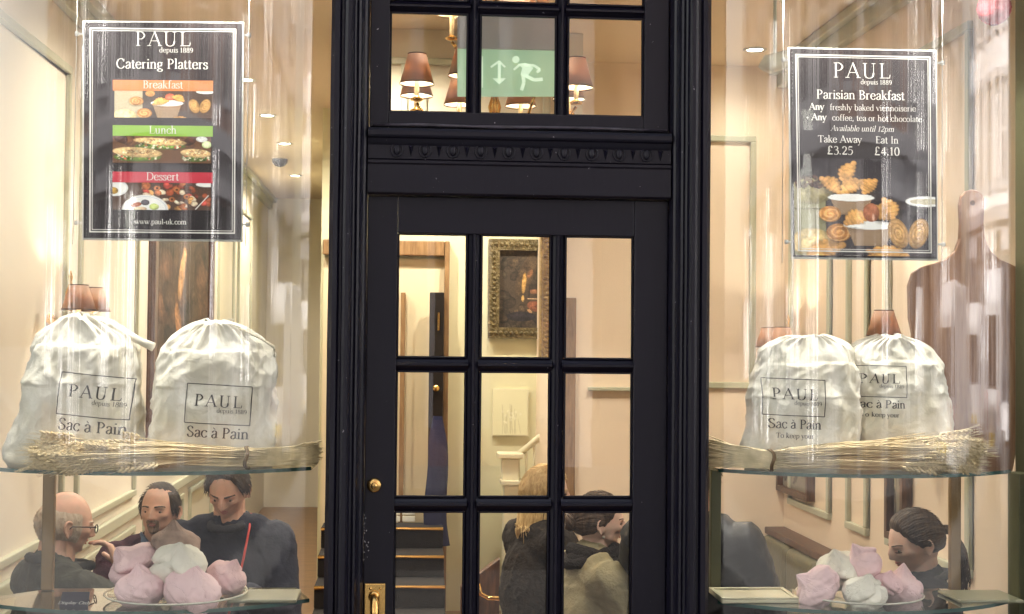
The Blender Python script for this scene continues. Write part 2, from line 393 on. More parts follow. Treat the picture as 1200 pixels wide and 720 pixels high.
def text_polys(s, size, bold=1.0, italic=0.0, track=0.0, sub=3):
    """quads (lists of 4 2D points) with y up, baseline 0; returns (quads, width)"""
    qs = []; x = 0
    for ch in s:
        adv, strokes = GL[ch]
        for k, pts in strokes:
            p = _cr(pts) if k == 'c' else pts
            if k != 'c':
                q = []
                for i in range(len(p) - 1):
                    for j in range(sub): q.append((p[i][0] + (p[i + 1][0] - p[i][0]) * j / sub, p[i][1] + (p[i + 1][1] - p[i][1]) * j / sub))
                p = q + [p[-1]]
            L = []; R = []
            for i, (px, py) in enumerate(p):
                a = p[max(i - 1, 0)]; b = p[min(i + 1, len(p) - 1)]
                dx, dy = b[0] - a[0], b[1] - a[1]; l = math.hypot(dx, dy) or 1; dx /= l; dy /= l
                w = {'l': TK, 'h': TN}.get(k, TN + (TK - TN) * abs(dy) ** 1.5) * bold / 2
                L.append((px - dy * w, py + dx * w)); R.append((px + dy * w, py - dx * w))
            for i in range(len(p) - 1): qs.append([L[i], R[i], R[i + 1], L[i + 1]])
            qs[-1:] = qs[-1:]
            base = len(qs)
        if strokes:
            n = sum((len(_cr(pp)) - 1 if kk == 'c' else (len(pp) - 1) * sub) for kk, pp in strokes)
            for q in qs[-n:]:
                for i in range(4): q[i] = ((q[i][0] + x + italic * q[i][1]) * size, q[i][1] * size)
        x += adv + track
    return qs, (x - track) * size

def place_text(mb, s, cx, y, size, fn, align='c', **k):
    qs, w = text_polys(s, size, **k)
    ox = cx - (w / 2 if align == 'c' else 0)
    vs = []; fs = []
    for q in qs:
        n = len(vs); pts = [fn(ox + a, y + b) for a, b in q]
        if any(p is None for p in pts): continue
        vs += pts; fs.append((n, n + 1, n + 2, n + 3))
    mb.add(vs, fs)

# ------------------------------------------------------------ numpy painter for flat pictures
class Pic:
    def __init__(s, w, h, bg): s.w, s.h = w, h; s.c = np.ones((h, w, 3)) * np.array(bg); s.Y, s.X = np.mgrid[0:h, 0:w].astype(float); s.X /= w; s.Y /= h; s.asp = h / w; s.tex = s.fbm()
    def fbm(s):
        g = np.random.default_rng(s.w + s.h); t = np.zeros((s.h, s.w))
        for n, a in ((9, .35), (20, .3), (44, .25), (90, .15)):
            q = g.uniform(-.5, .5, (n + 2, n + 2)); yy = s.Y * n * s.asp % n; xx = s.X * n; j, i = yy.astype(int), xx.astype(int); fy, fx = yy - j, xx - i; fy = fy * fy * (3 - 2 * fy); fx = fx * fx * (3 - 2 * fx)
            t += a * ((q[j, i] * (1 - fx) + q[j, i + 1] * fx) * (1 - fy) + (q[j + 1, i] * (1 - fx) + q[j + 1, i + 1] * fx) * fy)
        return t * 2
    def blend(s, m, col): m = np.clip(m, 0, 1)[..., None]; s.c = s.c * (1 - m) + np.array(col) * m if np.ndim(col) == 1 else s.c * (1 - m) + col * m
    def loc(s, cx, cy, rx, ry, rot=0):
        dx = s.X - cx; dy = (s.Y - cy) * s.asp; c, n = math.cos(rot), math.sin(rot)
        return (dx * c + dy * n) / rx, (-dx * n + dy * c) / ry
    def ell(s, cx, cy, rx, ry, col, rot=0, a=1, shade=.45, soft=.06):
        u, v = s.loc(cx, cy, rx, ry, rot); r = np.sqrt(u * u + v * v)
        k = ((1 - shade * np.clip(r, 0, 1.2) ** 2 - .3 * shade * (u * .5 + v)) * (1 + 1.1 * min(1, shade * 2) * s.tex))[..., None]
        s.blend(a * np.clip((1 - r) / soft, 0, 1), np.clip(np.array(col) * k, 0, 1)); return u, v, r
    def rect(s, x0, y0, x1, y1, col, a=1): s.blend(a * ((s.X >= x0) & (s.X <= x1) & (s.Y >= y0) & (s.Y <= y1)), col)
    def line(s, pts, w, col, a=1):
        for (x0, y0), (x1, y1) in zip(pts[:-1], pts[1:]):
            dx, dy = x1 - x0, (y1 - y0) * s.asp; l = dx * dx + dy * dy or 1e-9
            t = np.clip(((s.X - x0) * dx + (s.Y - y0) * s.asp * dy) / l, 0, 1)
            d = np.hypot(s.X - x0 - t * dx, (s.Y - y0) * s.asp - t * dy); s.blend(a * np.clip((w - d) / (w * .5), 0, 1), col)
    def bun(s, cx, cy, r, col=(.55, .25, .07)):
        s.ell(cx, cy + r * .3, r * 1.25, r * 1.1, (.03, .018, .01), a=.6, shade=0, soft=.5); u, v, q = s.ell(cx, cy, r, r * .85, col)
        sp = .5 + .5 * np.sin(q * 15 - np.arctan2(v, u) + 3 * s.tex)
        s.blend((q < .9) * sp * .4, (.16, .05, .015)); s.blend((q < .92) * (sp < .15) * .3, (.85, .55, .25))
    def croissant(s, cx, cy, L, w, rot, col=(.56, .29, .09)):
        w *= 1.3; L *= .8; s.ell(cx, cy + w * .5, L * 1.25, w * 1.4, (.03, .018, .01), rot, a=.6, shade=0, soft=.5)
        for i in range(7):
            t = (i - 3) / 3; r = w * (1 - .65 * t * t)
            x = cx + (t * L * math.cos(rot) - .25 * L * t * t * math.sin(rot)); y = cy + (t * L * math.sin(rot) + .25 * L * t * t * math.cos(rot)) / s.asp
            s.ell(x, y, L * .29, r, [c * (1 + .10 * math.sin(i * 2.1)) for c in col], rot, shade=.42, soft=.2)
    def basket(s, cx, cy, w, h):
        u, v = s.loc(cx, cy, 1, 1); k = (np.abs(u) < w * (1 - .35 * v / h)) & (v > 0) & (v < h)
        s.blend(k * 1., (.28, .19, .12)); s.blend(k * (np.sin(u * 260) * np.sin(v * 300) > .1) * .6, (.12, .08, .05))
        s.ell(cx, cy, w * 1.12, h * .22, (.8, .8, .78), shade=.1)
    def palm(s, cx, cy, r):
        for k in (-1, 1):
            u, v, q = s.ell(cx + k * r * .55, cy, r * .55, r, (.5, .29, .11), rot=k * .25)
            s.blend((q < .95) * (np.sin(q * 22) > .2) * .5, (.2, .09, .03))
    def plate(s, cx, cy, r, e=.6):
        s.ell(cx, cy, r, r * e, (.75, .75, .72), shade=.15); s.ell(cx, cy, r * .93, r * e * .9, (.25, .28, .4), shade=.0); s.ell(cx, cy, r * .9, r * e * .87, (.8, .8, .78), shade=.1)
    def speck(s, x0, y0, x1, y1, n, cols, r0, r1, seed=1):
        g = random.Random(seed)
        for _ in range(n): s.ell(g.uniform(x0, x1), g.uniform(y0, y1), g.uniform(r0, r1), g.uniform(r0, r1) * .8, g.choice(cols), g.uniform(0, 3), shade=.6)
    def grain(s, a=.06, seed=3):
        g = np.random.default_rng(seed); n = g.normal(0, a, (s.h, s.w, 1)); s.c = np.clip(s.c * (1 + n), 0, 1)
    def mesh(s, name, fn, mat, parent, gain=1.0):
        s.c = np.clip(s.c * gain, 0, 1)
        """fn(u,v) -> world point, u,v in 0..1 with v downwards"""
        h, w = s.h, s.w
        co = np.zeros((h * w, 3)); inv = wm(parent).inverted()
        p00 = inv @ fn(0, 0); du = (inv @ fn(1, 0)) - p00; dv = (inv @ fn(0, 1)) - p00
        U, V = np.meshgrid(np.linspace(0, 1, w), np.linspace(0, 1, h))
        for k in range(3): co[:, k] = (p00[k] + U * du[k] + V * dv[k]).ravel()
        i = np.arange((h - 1) * (w - 1)); r, c = i // (w - 1), i % (w - 1); a = r * w + c
        fc = np.stack([a, a + w, a + w + 1, a + 1], 1)
        me = bpy.data.meshes.new(name); me.vertices.add(h * w); me.vertices.foreach_set('co', co.ravel())
        me.loops.add(fc.size); me.loops.foreach_set('vertex_index', fc.ravel().astype(np.int32))
        me.polygons.add(len(fc)); me.polygons.foreach_set('loop_start', np.arange(0, fc.size, 4, dtype=np.int32))
        me.update(calc_edges=True)
        at_ = me.color_attributes.new('Col', 'FLOAT_COLOR', 'POINT'); at_.data.foreach_set('color', np.concatenate([s.c.reshape(-1, 3), np.ones((h * w, 1))], 1).ravel())
        me.materials.append(mat); o = bpy.data.objects.new(name, me); COL.objects.link(o); o.parent = parent
        return o
# ============================================================ THE SETTING
ZC, XL, XR, FZ = 3.2, -1.97, 1.72, -0.2
def struct(mb, name, mat, **k):
    o = mb.build(name, mat, **k); o['kind'] = 'structure'; return o
def sheet(x0, x1, y0, y1, z): return MB().add([(x0, y0, z), (x1, y0, z), (x1, y1, z), (x0, y1, z)], [(0, 1, 2, 3)])
ASPH = pm('asphalt', (.036, .036, .038), .85, bump=.5, bscale=150, var=.2, vscale=2)
STONE = pm('pale_portland_stone', (.52, .50, .51), .8, var=.2, vscale=1.5, bump=.3, bscale=20)
STONE2 = pm('grey_stone_trim', (.40, .39, .42), .8, var=.15, vscale=2)
BRICK = pm('red_brown_brick', (.34, .2, .15), .85, var=.25, vscale=4, bump=.4, bscale=40)
PAVE = pm('grey_paving', (.11, .108, .106), .8, var=.15, vscale=1.5, bump=.2, bscale=80)
STREAKGLOW = emis('streak_glow', (1.0, .96, .92), 5.0)  # made-up glow whose reflection draws vertical streaks in the bow glass
WSTONE = pm('white_stone_pilaster', (.72, .70, .72), .7, var=.12, vscale=2)
DARKWIN = pm('dark_window_glass', (.03, .035, .045), .08)
struct(sheet(-400, 400, -400, 400, -.32), 'ground', ASPH)
struct(MB().box(-60, 60, -11, -5.6, -.3, -.13), 'road', ASPH)
struct(MB().box(-60, 60, -5.6, -.75, -.3, 0), 'pavement', PAVE)
struct(MB().box(-60, 38, -14, -11, -.3, 0), 'pavement', PAVE)
struct(MB().box(XL - .1, XR + .1, -.75, 11.3, -.3, FZ), 'floor', FLOORM)

def facade_house(name, x0, x1, y0, y1, h, mat, label, face='N', lit=True):
    """a town house whose street face looks to +y ('N') or to -x ('W')"""
    t = empty(name, ((x0 + x1) / 2, (y0 + y1) / 2, 0), label, 'building', 'buildings across the street')
    MB().box(x0, x1, y0, y1, -.2, h).build('wall', mat, t)
    L = (x1 - x0) if face == 'N' else (y1 - y0)
    def P(a, d, z): return Vector((x0 + a, y1 + d, z)) if face == 'N' else Vector((x0 - d, y0 + a, z))
    def slab(mb, a0, a1, d0, d1, z0, z1):
        vs = [P(a, d, z) for a in (a0, a1) for d in (d0, d1) for z in (z0, z1)]
        mb.add(vs, [(0, 1, 3, 2), (4, 6, 7, 5), (0, 4, 5, 1), (2, 3, 7, 6), (0, 2, 6, 4), (1, 5, 7, 3)])
    for z in (4.2, h - .5):
        m = MB(); slab(m, 0, L, -.01, .35, z, z + .3); slab(m, 0, L, -.01, .2, z - .2, z - .003); m.build('cornice', STONE2, t)
    n = max(2, int(L / 2.4)); w = L / n
    for i in range(n + 1):
        pl = MB(); a = i * w; slab(pl, max(0, a - .22), min(L, a + .22), -.01, .16, 0, h - .72); slab(pl, max(0, a - .28), min(L, a + .28), -.01, .22, h - .715, h - .51)
        po = pl.build('added_pilaster', WSTONE, t)  # white pilasters added to reflect as long pale streaks
        if lit and not (-2.5 < x0 + a < 4.2 and face == 'N') and 0 < i < n:
            g = MB(); zz = (.1, 3.2, 1.4, .1, 5.5)[(i * 3 + int(abs(x0))) % 5]; slab(g, a - .05, a + .05, .162, .2, zz, zz + 1.6 + .9 * (i % 4)); g.build('streak_bar', STREAKGLOW, po)  # invented glowing bar, there only for its streak in the glass
    for fl in range(int((h - 5) / 3.2)):
        for i in range(n):
            a = (i + .5) * w; z = 5 + fl * 3.2
            f = MB(); slab(f, a - .7, a + .7, -.01, .12, z - .12, z); slab(f, a - .68, a - .5, -.01, .1, z + .003, z + 2.1); slab(f, a + .5, a + .68, -.01, .1, z + .003, z + 2.1); slab(f, a - .8, a + .8, -.01, .22, z + 2.103, z + 2.3)
            wn = f.build('window', STONE2, t)
            g = MB(); slab(g, a - .5, a + .5, -.01, .03, z, z + 2.1); g.build('pane', DARKWIN, wn)
            if fl < 2 and not (-2.5 < x0 + a < 4.2 and face == 'N') and (i + fl) % 3 == 0:
                g = MB(); q = -.3 + .25 * ((i * 5 + fl) % 3); slab(g, a + q - .06, a + q + .06, .0315, .06, z + .1 + .3 * (i % 3), z + 1.6 + .2 * (i % 2)); g.build('streak_strip', STREAKGLOW, wn)  # added glow strip in the window, a source for bright streaks
            b = MB(); slab(b, a - .03, a + .03, .032, .07, z, z + 2.1); slab(b, a - .49, a + .49, .034, .072, z + 1.0, z + 1.06); b.build('glazing_bar', PWHITE, wn)
    for i in range(n):
        a = (i + .5) * w
        g = MB(); slab(g, a - w * .36, a + w * .36, -.01, .05, .6, 3.5); sw = g.build('shop_window', DARKWIN, t)
        if lit and i % 3 == 0 and not (-2.5 < x0 + a < 4.2 and face == 'N'):
            for q in ((-.2,) if i % 2 else (.24,)):
                g = MB(); zz = 1.0 + .5 * ((i * 7 + int(q * 100)) % 3); slab(g, a + q * w - .07, a + q * w + .07, .052, .09, zz, zz + 1.5 + .4 * (i % 2)); g.build('streak_strip', STREAKGLOW, sw)  # same added glow at shop level, for streaks lower down
        b = MB()
        for q in (-.37, -.12, .12, .37): slab(b, a + q * w - .05, a + q * w + .05, .052, .12, .5, 3.6)
        slab(b, a - w * .4, a + w * .4, .054, .2, 3.6, 4.0); b.build('shop_frame', PAINT if i % 2 else STONE2, sw)
    return t
facade_house('stone_house', -9, -1.5, -24, -14, 26, STONE, 'pale stone shop building opposite the bakery, the one directly behind the viewer to the left')
facade_house('brick_house', -19, -9.2, -24, -14, 24, BRICK, 'red brown brick shop building left of the pale stone one across the street')
facade_house('brick_house', -1.3, 8, -24, -14, 25, BRICK, 'brown brick shop building facing the bakery door across the street')
facade_house('stone_house', 8.2, 24, -24, -14, 27, STONE, 'tall pale stone building across the street to the right')
facade_house('stone_house', 26, 36, -13, 6, 26, WSTONE, 'ornate pale stone building closing the street on the far right', face='W')

POLEM = pm('polished_steel_post', (.75, .75, .76), .16, 1.0)  # posts are added: sun glints on them mirror as thin streaks
for (x, y, h), lb in zip(((-7.5, -10.6, 5.2), (-5.6, -6.3, 3.0), (-4.3, -10.6, 4.4), (-3.2, -6.3, 2.6), (5.2, -10.6, 5.2), (4.4, -6.3, 2.8), (7.4, -6.3, 3.4), (11, -10.6, 5.0), (14, -6.3, 3.2), (-10.5, -6.3, 3.2)), ('tallest one left of the door', 'second to the left of the door', 'nearest the left bow window', 'short one nearest the door on the left', 'tall one opposite the right bow window', 'short one nearest the right bow window', 'second to the right of the door', 'farthest right, tall', 'farthest right, shorter', 'farthest left')):
    t = empty('streak_post', (x, y, 0), 'polished steel post added for streak reflections, on the %s, %s' % ('far kerb' if y < -9 else 'near kerb', lb), 'post', 'steel posts added for streak reflections')
    MB().lathe([(.055, 0), (.055, h - .03), (.04, h), (0, h + .01)], (x, y, 0), 20).build('shaft', POLEM, t, smooth=True)
    MB().lathe([(.1, 0), (.1, .04), (.06, .06)], (x, y, 0), 20).build('base_collar', POLEM, t)
# white vans added to whiten the lower street reflection in the bow glass
WV = pm('white_van_paint', (.78, .78, .8), .25); vn = empty('reflector_van', (13.6, -2.2, 0), 'white panel van added as a pale reflection, on the paving down the street to the right', 'van')
vp = [(11.2, .45), (11.15, 2.1), (11.4, 2.42), (14.6, 2.45), (15.1, 2.3), (15.75, 1.45), (16.5, 1.2), (16.65, .8), (16.6, .45)]
MB().extrude(vp, -3.15, -1.25).build('body', WV, vn, bevel=.05, seg=3)
for x in (12.2, 15.7):
    for y0, y1 in ((-3.17, -2.95), (-1.45, -1.23)):
        wh = MB().lathe([(0, y0), (.34, y0), (.36, y0 + .03), (.36, y1 - .03), (.34, y1), (0, y1)], (x, 0, .36), 28, 'y').build('wheel', pm('tyre_rubber', (.02, .02, .02), .8), vn, smooth=False)
        yy = y0 - .005 if y0 < -2 else y1 + .005
        MB().lathe([(0, yy - .01), (.2, yy - .01), (.21, yy + .01), (0, yy + .01)], (x, 0, .36), 20, 'y').build('hub_cap', CHROME, wh)
for y0, y1 in ((-3.0, -2.25), (-2.15, -1.4)): MB().box(11.135, 11.16, y0, y1, 1.25, 1.95).build('rear_window', DARKWIN, vn, bevel=.01)
for y in (-3.05, -1.45): MB().box(11.13, 11.17, y, y + .1, .8, 1.2).build('tail_light', pm('red_lens', (.4, .02, .02), .2), vn, bevel=.01)
for y in (-3.05, -1.55): MB().box(16.6, 16.66, y, y + .22, .85, 1.05).build('headlight', CHROME, vn, bevel=.01)
MB().box(11.12, 11.2, -3.1, -1.3, .4, .58).build('bumper', DARKWIN, vn, bevel=.02); MB().box(14.9, 15.7, -3.165, -3.145, 1.4, 2.1).build('side_window', DARKWIN, vn); MB().box(11.12, 11.145, -2.5, -1.9, .65, .78).build('number_plate', pm('yellow_plate', (.7, .5, .05), .5), vn)
MB().add([(15.2, -3.0, 2.27), (15.2, -1.4, 2.27), (15.78, -1.4, 1.5), (15.78, -3.0, 1.5), (15.17, -3.0, 2.24), (15.17, -1.4, 2.24), (15.75, -1.4, 1.47), (15.75, -3.0, 1.47)], [(0, 1, 2, 3), (7, 6, 5, 4), (0, 4, 5, 1), (1, 5, 6, 2), (2, 6, 7, 3), (3, 7, 4, 0)]).build('windscreen', DARKWIN, vn)
for dx, dy, lb in ((-2.2, -5.0, 'white panel van added as a pale reflection, at the kerb across from the right bow window'), (5.5, -5.0, 'white panel van added as a pale reflection, at the kerb behind another white van')):
    v2 = copy_tree(vn); v2.location = vn.location + Vector((dx, dy, -.12)); v2['label'] = lb
# ---- room shell
def wallpanel(t, axis, pos, a0, a1, z0, z1, out):
    """raised moulding frame on a wall; axis 'x': wall at x=pos, runs along y"""
    m = MB(); w = .035
    def bx(aa, ab, za, zb, d):
        if axis == 'x': m.box(min(pos, pos + out * d), max(pos, pos + out * d), aa, ab, za, zb)
        else: m.box(aa, ab, min(pos, pos + out * d), max(pos, pos + out * d), za, zb)
    bx(a0, a1, z0, z0 + w, .024); bx(a0, a1, z1 - w, z1, .024); bx(a0, a0 + w, z0 + w, z1 - w, .022); bx(a1 - w, a1, z0 + w, z1 - w, .022)
    m.build('panel_moulding', TRIMG, t, bevel=.006)
def wall(x0, x1, y0, y1, z0, z1, mat, label):
    t = empty('wall', ((x0 + x1) / 2, (y0 + y1) / 2, z0), label, 'wall'); MB().box(x0, x1, y0, y1, z0, z1).build('plaster', mat, t); return t
struct(MB().box(XL - .1, XR + .1, -.05, 11.3, ZC, ZC + .15), 'ceiling', CEIL)
wl = wall(XL - .1, XL, -.02, 11.2, FZ, ZC, CREAM, 'cream panelled side wall left behind the two bread sacks')
for a, b in ((1.05, 2.25), (2.5, 3.9), (7.2, 8.2), (8.5, 9.5)): wallpanel(wl, 'x', XL, a, b, .72, 2.85, 1)
for a, b in ((1.05, 2.25), (2.5, 3.9), (4.2, 5.6), (5.9, 7.0)): wallpanel(wl, 'x', XL, a, b, -.02, .55, 1)
MB().box(XL, XL + .03, 0, 11.1, .6, .66).build('dado_rail', TRIMG, wl, bevel=.008)
m = MB(); m.box(XL, XL + .05, 0, 11.1, ZC - .12, ZC - .002); m.box(XL + .05, XL + .1, 0, 11.1, ZC - .05, ZC - .003); m.build('cornice', TRIMG, wl, bevel=.01)
wr = wall(XR, XR + .1, -.02, 3.6, FZ, ZC, PEACH, 'peach panelled side wall behind the right hand sacks and the bench')
for a, b in ((2.62, 3.35), (2.05, 2.35), (.9, 1.8)): wallpanel(wr, 'x', XR, a, b, .74, 2.85, -1)
m = MB(); m.box(XR - .05, XR, 0, 3.5, ZC - .12, ZC - .002); m.box(XR - .1, XR - .05, 0, 3.5, ZC - .05, ZC - .003); m.build('cornice', TRIMG, wr, bevel=.01)
w1 = wall(.47, XR, 3.5, 5.35, FZ, ZC, PEACH, 'plain peach wall seen through the right column of door panes')
wallpanel(w1, 'y', 3.5, 1.0, 1.55, 1.37, 2.8, -1)
MB().box(.47, .53, 3.47, 3.5, FZ, 1.87).build('wooden_post', MIDWOOD, w1, bevel=.005)
MB().box(.60, 1.0, 3.46, 3.5, 1.352, 1.372).build('picture_ledge', TRIMG, w1, bevel=.004)
wb = wall(-1.0, .47, 5.2, 5.35, FZ, ZC, PALEG, 'pale green hall wall behind the gilt framed picture')
wc = wall(-1.0, -.93, 5.351, 11.1, FZ, ZC, PALEG, 'pale corridor wall at the far end of the left room')
wd = wall(XL, -1.0, 11.1, 11.25, FZ, ZC, CREAM, 'cream end wall far down the left room')
bk = wall(-.78, .47, 2.8, 3.3, 2.5, ZC - .002, BEIGE, 'beige bulkhead hanging from the ceiling behind the chandelier')
wallpanel(bk, 'y', 2.8, -.7, -.42, 2.58, 3.05, -1); wallpanel(bk, 'y', 2.8, -.36, .3, 2.58, 3.05, -1)
# ---- doorway in the hall wall: frame, opening panel, dark door
dw = empty('doorway', (-.55, 5.19, FZ), 'brown framed doorway seen in the left column of door panes', 'doorway')
l0, l1 = at(463, 290, 5.15).x, at(527, 290, 5.15).x; zt = at(500, 283, 5.15).z; xi = at(521, 290, 5.15).x; xin = at(474, 290, 5.15).x
PALED = pm('pale_room_beyond', (.66, .55, .36), .6, var=.05)
MB().box(max(l0 - .55, -.98), xi, 5.17, 5.2, FZ, zt - .12).build('back_panel', PALED, dw)
MB().box(xi, l1, 5.1, 5.2, FZ, zt).build('jamb', MIDWOOD, dw, bevel=.008)
MB().box(max(l0 - .6, -.985), xi - .002, 5.105, 5.2, zt - .1, zt).build('lintel', MIDWOOD, dw, bevel=.008)
MB().box(xin - .02, xin + .012, 5.11, 5.168, FZ, at(480, 343, 5.1).z).build('post', MIDWOOD, dw, bevel=.004)
dk = empty('dark_door', (at(513, 500, 5.05).x, 5.05, FZ), 'narrow dark door standing ajar inside the brown doorway', 'door')
a, b = at(503, 400, 5.05).x, at(520, 400, 5.05).x; zt2 = at(512, 343, 5.05).z
MB().box(a, b, 5.02, 5.08, FZ + .3, zt2).build('door_leaf', pm('black_brown_paint', (.012, .008, .006), .6, spec=.2), dk, bevel=.006)
c = at(514, 377, 5.0); MB().box(c.x - .006, c.x + .006, 5.005, 5.02, c.z - .06, c.z + .06).build('finger_plate', BRASS, dk, bevel=.002)
c = at(511, 455, 5.0); MB().lathe([(0, -.02), (.02, -.018), (.024, 0), (.012, .012), (.01, .03)], c, 12, 'y').build('door_knob', BRASS, dk, smooth=True)
BLUE = pm('navy_coat_cloth', (.008, .010, .05), .8, bump=.5, bscale=40)
m = MB(); pts = []; c0 = at(513, 488, 4.95)
prof = []
for i in range(14):
    t = i / 13; w = .03 + .03 * min(1, t * 5) + .02 * t; prof.append((w, -t * .85))
m.lathe(prof, (c0.x, 4.95, c0.z), 30, sq=.5)
m.v = [(x + .02 * math.sin(z * 9) * (c0.z - z), y, z) for x, y, z in m.v]
coat = m.build('hanging_coat', BLUE, None, smooth=True); setp(coat, 'navy blue coat hanging on the dark door in the hall', 'coat')
# ---- stairs
STAIRC = pm('dark_stair_carpet', (.012, .009, .008), .95, bump=.6, bscale=120)
TILE = pm('white_floor_tile', (.8, .78, .7), .3)
stt = empty('hall_stairs', (-.62, 4.5, FZ), 'dark carpeted stairs with brass nosings behind the lowest left door pane', 'stairs')
sx0, sx1 = -.95, at(520, 650, 4.6).x
for i in range(5):
    y = 3.6 + i * .3; z = FZ + .135 * (i + 1) - .06
    MB().box(sx0, sx1, y, 5.05, z - .133, z).build('step', STAIRC, stt, bevel=.006)
    MB().tube([(sx0, y - .008, z - .008), (sx1, y - .008, z - .008)], .011, 8).build('nosing', BRASS, stt, smooth=True)
for j in range(2):
    for k in range(6):
        x = sx0 + .02 + k * .1
        MB().box(x, x + .085, 5.052 - .0, 5.09, FZ + .62 + j * .045, FZ + .655 + j * .045).build('tile', TILE, stt, bevel=.003)
# ---- newel and balustrade
WHP = pm('cream_gloss_joinery', (.72, .68, .5), .35)
bl = empty('balustrade', (.1, 5.0, FZ), 'cream staircase balustrade with square newel post in the middle column of panes', 'banister')
def A(px, py, Y=4.95): return at(px, py, Y)
c = A(597, 566); MB().box(c.x - .055, c.x + .055, 4.86, 5.0, c.z, A(597, 537).z).build('newel_post', WHP, bl, bevel=.008)
MB().box(c.x - .085, c.x + .085, 4.84, 5.02, A(597, 537).z + .002, A(597, 530).z).build('newel_cap', WHP, bl, bevel=.01)
a, b = A(586, 567), A(622, 567); MB().box(a.x, b.x, 4.83, 5.03, a.z - .0, a.z + .03).build('ledge', WHP, bl, bevel=.006)
MB().box(a.x + .02, b.x - .01, 4.86, 5.02, FZ, a.z - .002).build('base_panel', WHP, bl, bevel=.008)
p, q = A(605, 535), A(660, 490); MB().tube([p, q, q + (q - p) * .8], .022, 8).build('handrail', WHP, bl, smooth=True)
for px in (608, 617, 626, 635, 644, 653):
    t = (px - 605) / 55; c = A(px, 535 - 45 * t); MB().tube([(c.x, c.y, c.z), (c.x, c.y, A(px, 567 - 30 * max(0, (px - 622) / 30)).z)], .008, 6).build('baluster', WHP, bl, smooth=True)
# ---- pale rectangle with twig marks on the hall wall and handrail in brass
rp = empty('pale_rectangle', A(591, 510, 5.18), 'pale rectangle with twig marks on the green hall wall above the newel', 'print')
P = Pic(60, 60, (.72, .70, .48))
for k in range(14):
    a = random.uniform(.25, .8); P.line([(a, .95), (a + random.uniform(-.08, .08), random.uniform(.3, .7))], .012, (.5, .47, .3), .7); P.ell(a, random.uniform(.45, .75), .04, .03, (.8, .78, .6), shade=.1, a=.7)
MB().box(A(577, 480, 5.19).x, A(619, 480, 5.19).x, 5.175, 5.198, A(590, 511, 5.19).z, A(590, 456, 5.19).z).build('board', WHP, rp)
P.mesh('print', lambda u, v: at(578 + 40 * u, 457 + 53 * v, 5.173), PRINT, rp)
m = MB(); m.tube([at(560, 684, 2.6), at(563, 696, 2.6), at(572, 701, 2.6), at(600, 702, 2.6)], .012, 8)
setp(m.build('brass_rail', BRASS, smooth=True), 'curved brass rail behind the lowest middle door pane', 'rail')
m = MB(); m.extrude([(at(540, 690, 2.7).x, FZ), (at(540, 690, 2.7).x, at(556, 688, 2.7).z), (at(586, 655, 2.7).x, at(586, 655, 2.7).z), (at(586, 655, 2.7).x, FZ)], 2.7, 2.78)
setp(m.build('stair_stringer', DARKWOOD, bevel=.006), 'dark sloping stair side panel left of the blonde woman', 'panel')

# ============================================================ SHOP FRONT
sf = empty('shop_front', (-.07, 0, 0), 'black painted timber shop front around the door with carved egg moulding', 'shop front')
JP = [(-.638, .0), (-.638, -.085), (-.626, -.1), (-.612, -.1), (-.606, -.09), (-.600, -.09), (-.596, -.103), (-.588, -.108), (-.578, -.108), (-.572, -.1), (-.568, -.085), (-.562, -.08), (-.556, -.084), (-.550, -.08), (-.546, -.06), (-.54, -.05), (-.534, -.045), (-.529, -.02), (-.529, .07), (-.60, .12), (-.638, .12)]
for s in (0, 1):
    poly = [((-.145 - x) if s else x, y) for x, y in JP]
    vs = [(x, y, z) for z in (0, 2.95) for x, y in poly]; n = len(poly)
    # wobble: old paint on hand planed timber
    zs = [i * 2.95 / 24 for i in range(25)]; vs = []
    for z in zs:
        for x, y in poly: vs.append((x + .0012 * noise.noise((x * 30, y * 30 + s * 9, z * 5)), y + .0015 * noise.noise((x * 40 + 5, y * 30, z * 4 + s)), z))
    fs = [tuple(range(n)), tuple(24 * n + i for i in range(n - 1, -1, -1))]
    for k in range(24):
        for i in range(n): fs.append((k * n + i, k * n + (i + 1) % n, (k + 1) * n + (i + 1) % n, (k + 1) * n + i))
    MB().add(vs, fs).build('fluted_jamb', PAINT, sf)
# transom rail: profile in (y,z), extruded along x
def xprof(prof, x0, x1, name, parent, bevel=.0):
    n = len(prof); vs = [(x, y, z) for x in (x0, x1) for y, z in prof]
    MB().add(vs, [tuple(range(n)), tuple(range(2 * n - 1, n - 1, -1))] + [(i, i + n, (i + 1) % n + n, (i + 1) % n) for i in range(n)]).build(name, PAINT, parent, bevel=bevel)
xprof([(.06, 2.046), (-.03, 2.046), (-.036, 2.052), (-.036, 2.135), (-.04, 2.14), (-.04, 2.148), (.06, 2.148)], -.528, .383, 'transom_rail', sf)
xprof([(.06, 2.149), (-.030, 2.149), (-.034, 2.153), (-.034, 2.193), (-.038, 2.2), (-.043, 2.212), (-.049, 2.216), (-.052, 2.222), (-.052, 2.234), (-.045, 2.243), (.06, 2.25)], -.528, .383, 'carved_ledge', sf)
for i in range(10):
    x = at(457 + 0, 180, -.05).x + i * .0835 + .02; e = MB()
    e.ell((x, -.035, 2.178), (.010, .007, .015), 12, 8)
    for k in (-1, 1):
        e.tube([(x + k * .010, -.036, 2.193), (x + k * .017, -.037, 2.186), (x + k * .018, -.037, 2.174), (x + k * .012, -.036, 2.162), (x, -.035, 2.157)], [.0022, .0028, .0028, .0024, .0016], 6)
    eg = e.build('carved_egg', PAINT, sf, smooth=True)
    MB().add([(x + .034, -.036, 2.192), (x + .05, -.036, 2.192), (x + .042, -.048, 2.185), (x + .042, -.036, 2.158)], [(0, 1, 2), (0, 2, 3), (1, 3, 2), (0, 3, 1)]).build('carved_dart', PAINT, sf)
m = MB()
for a, b in ((-1.71, -.64), (.495, 1.515)):
    pass
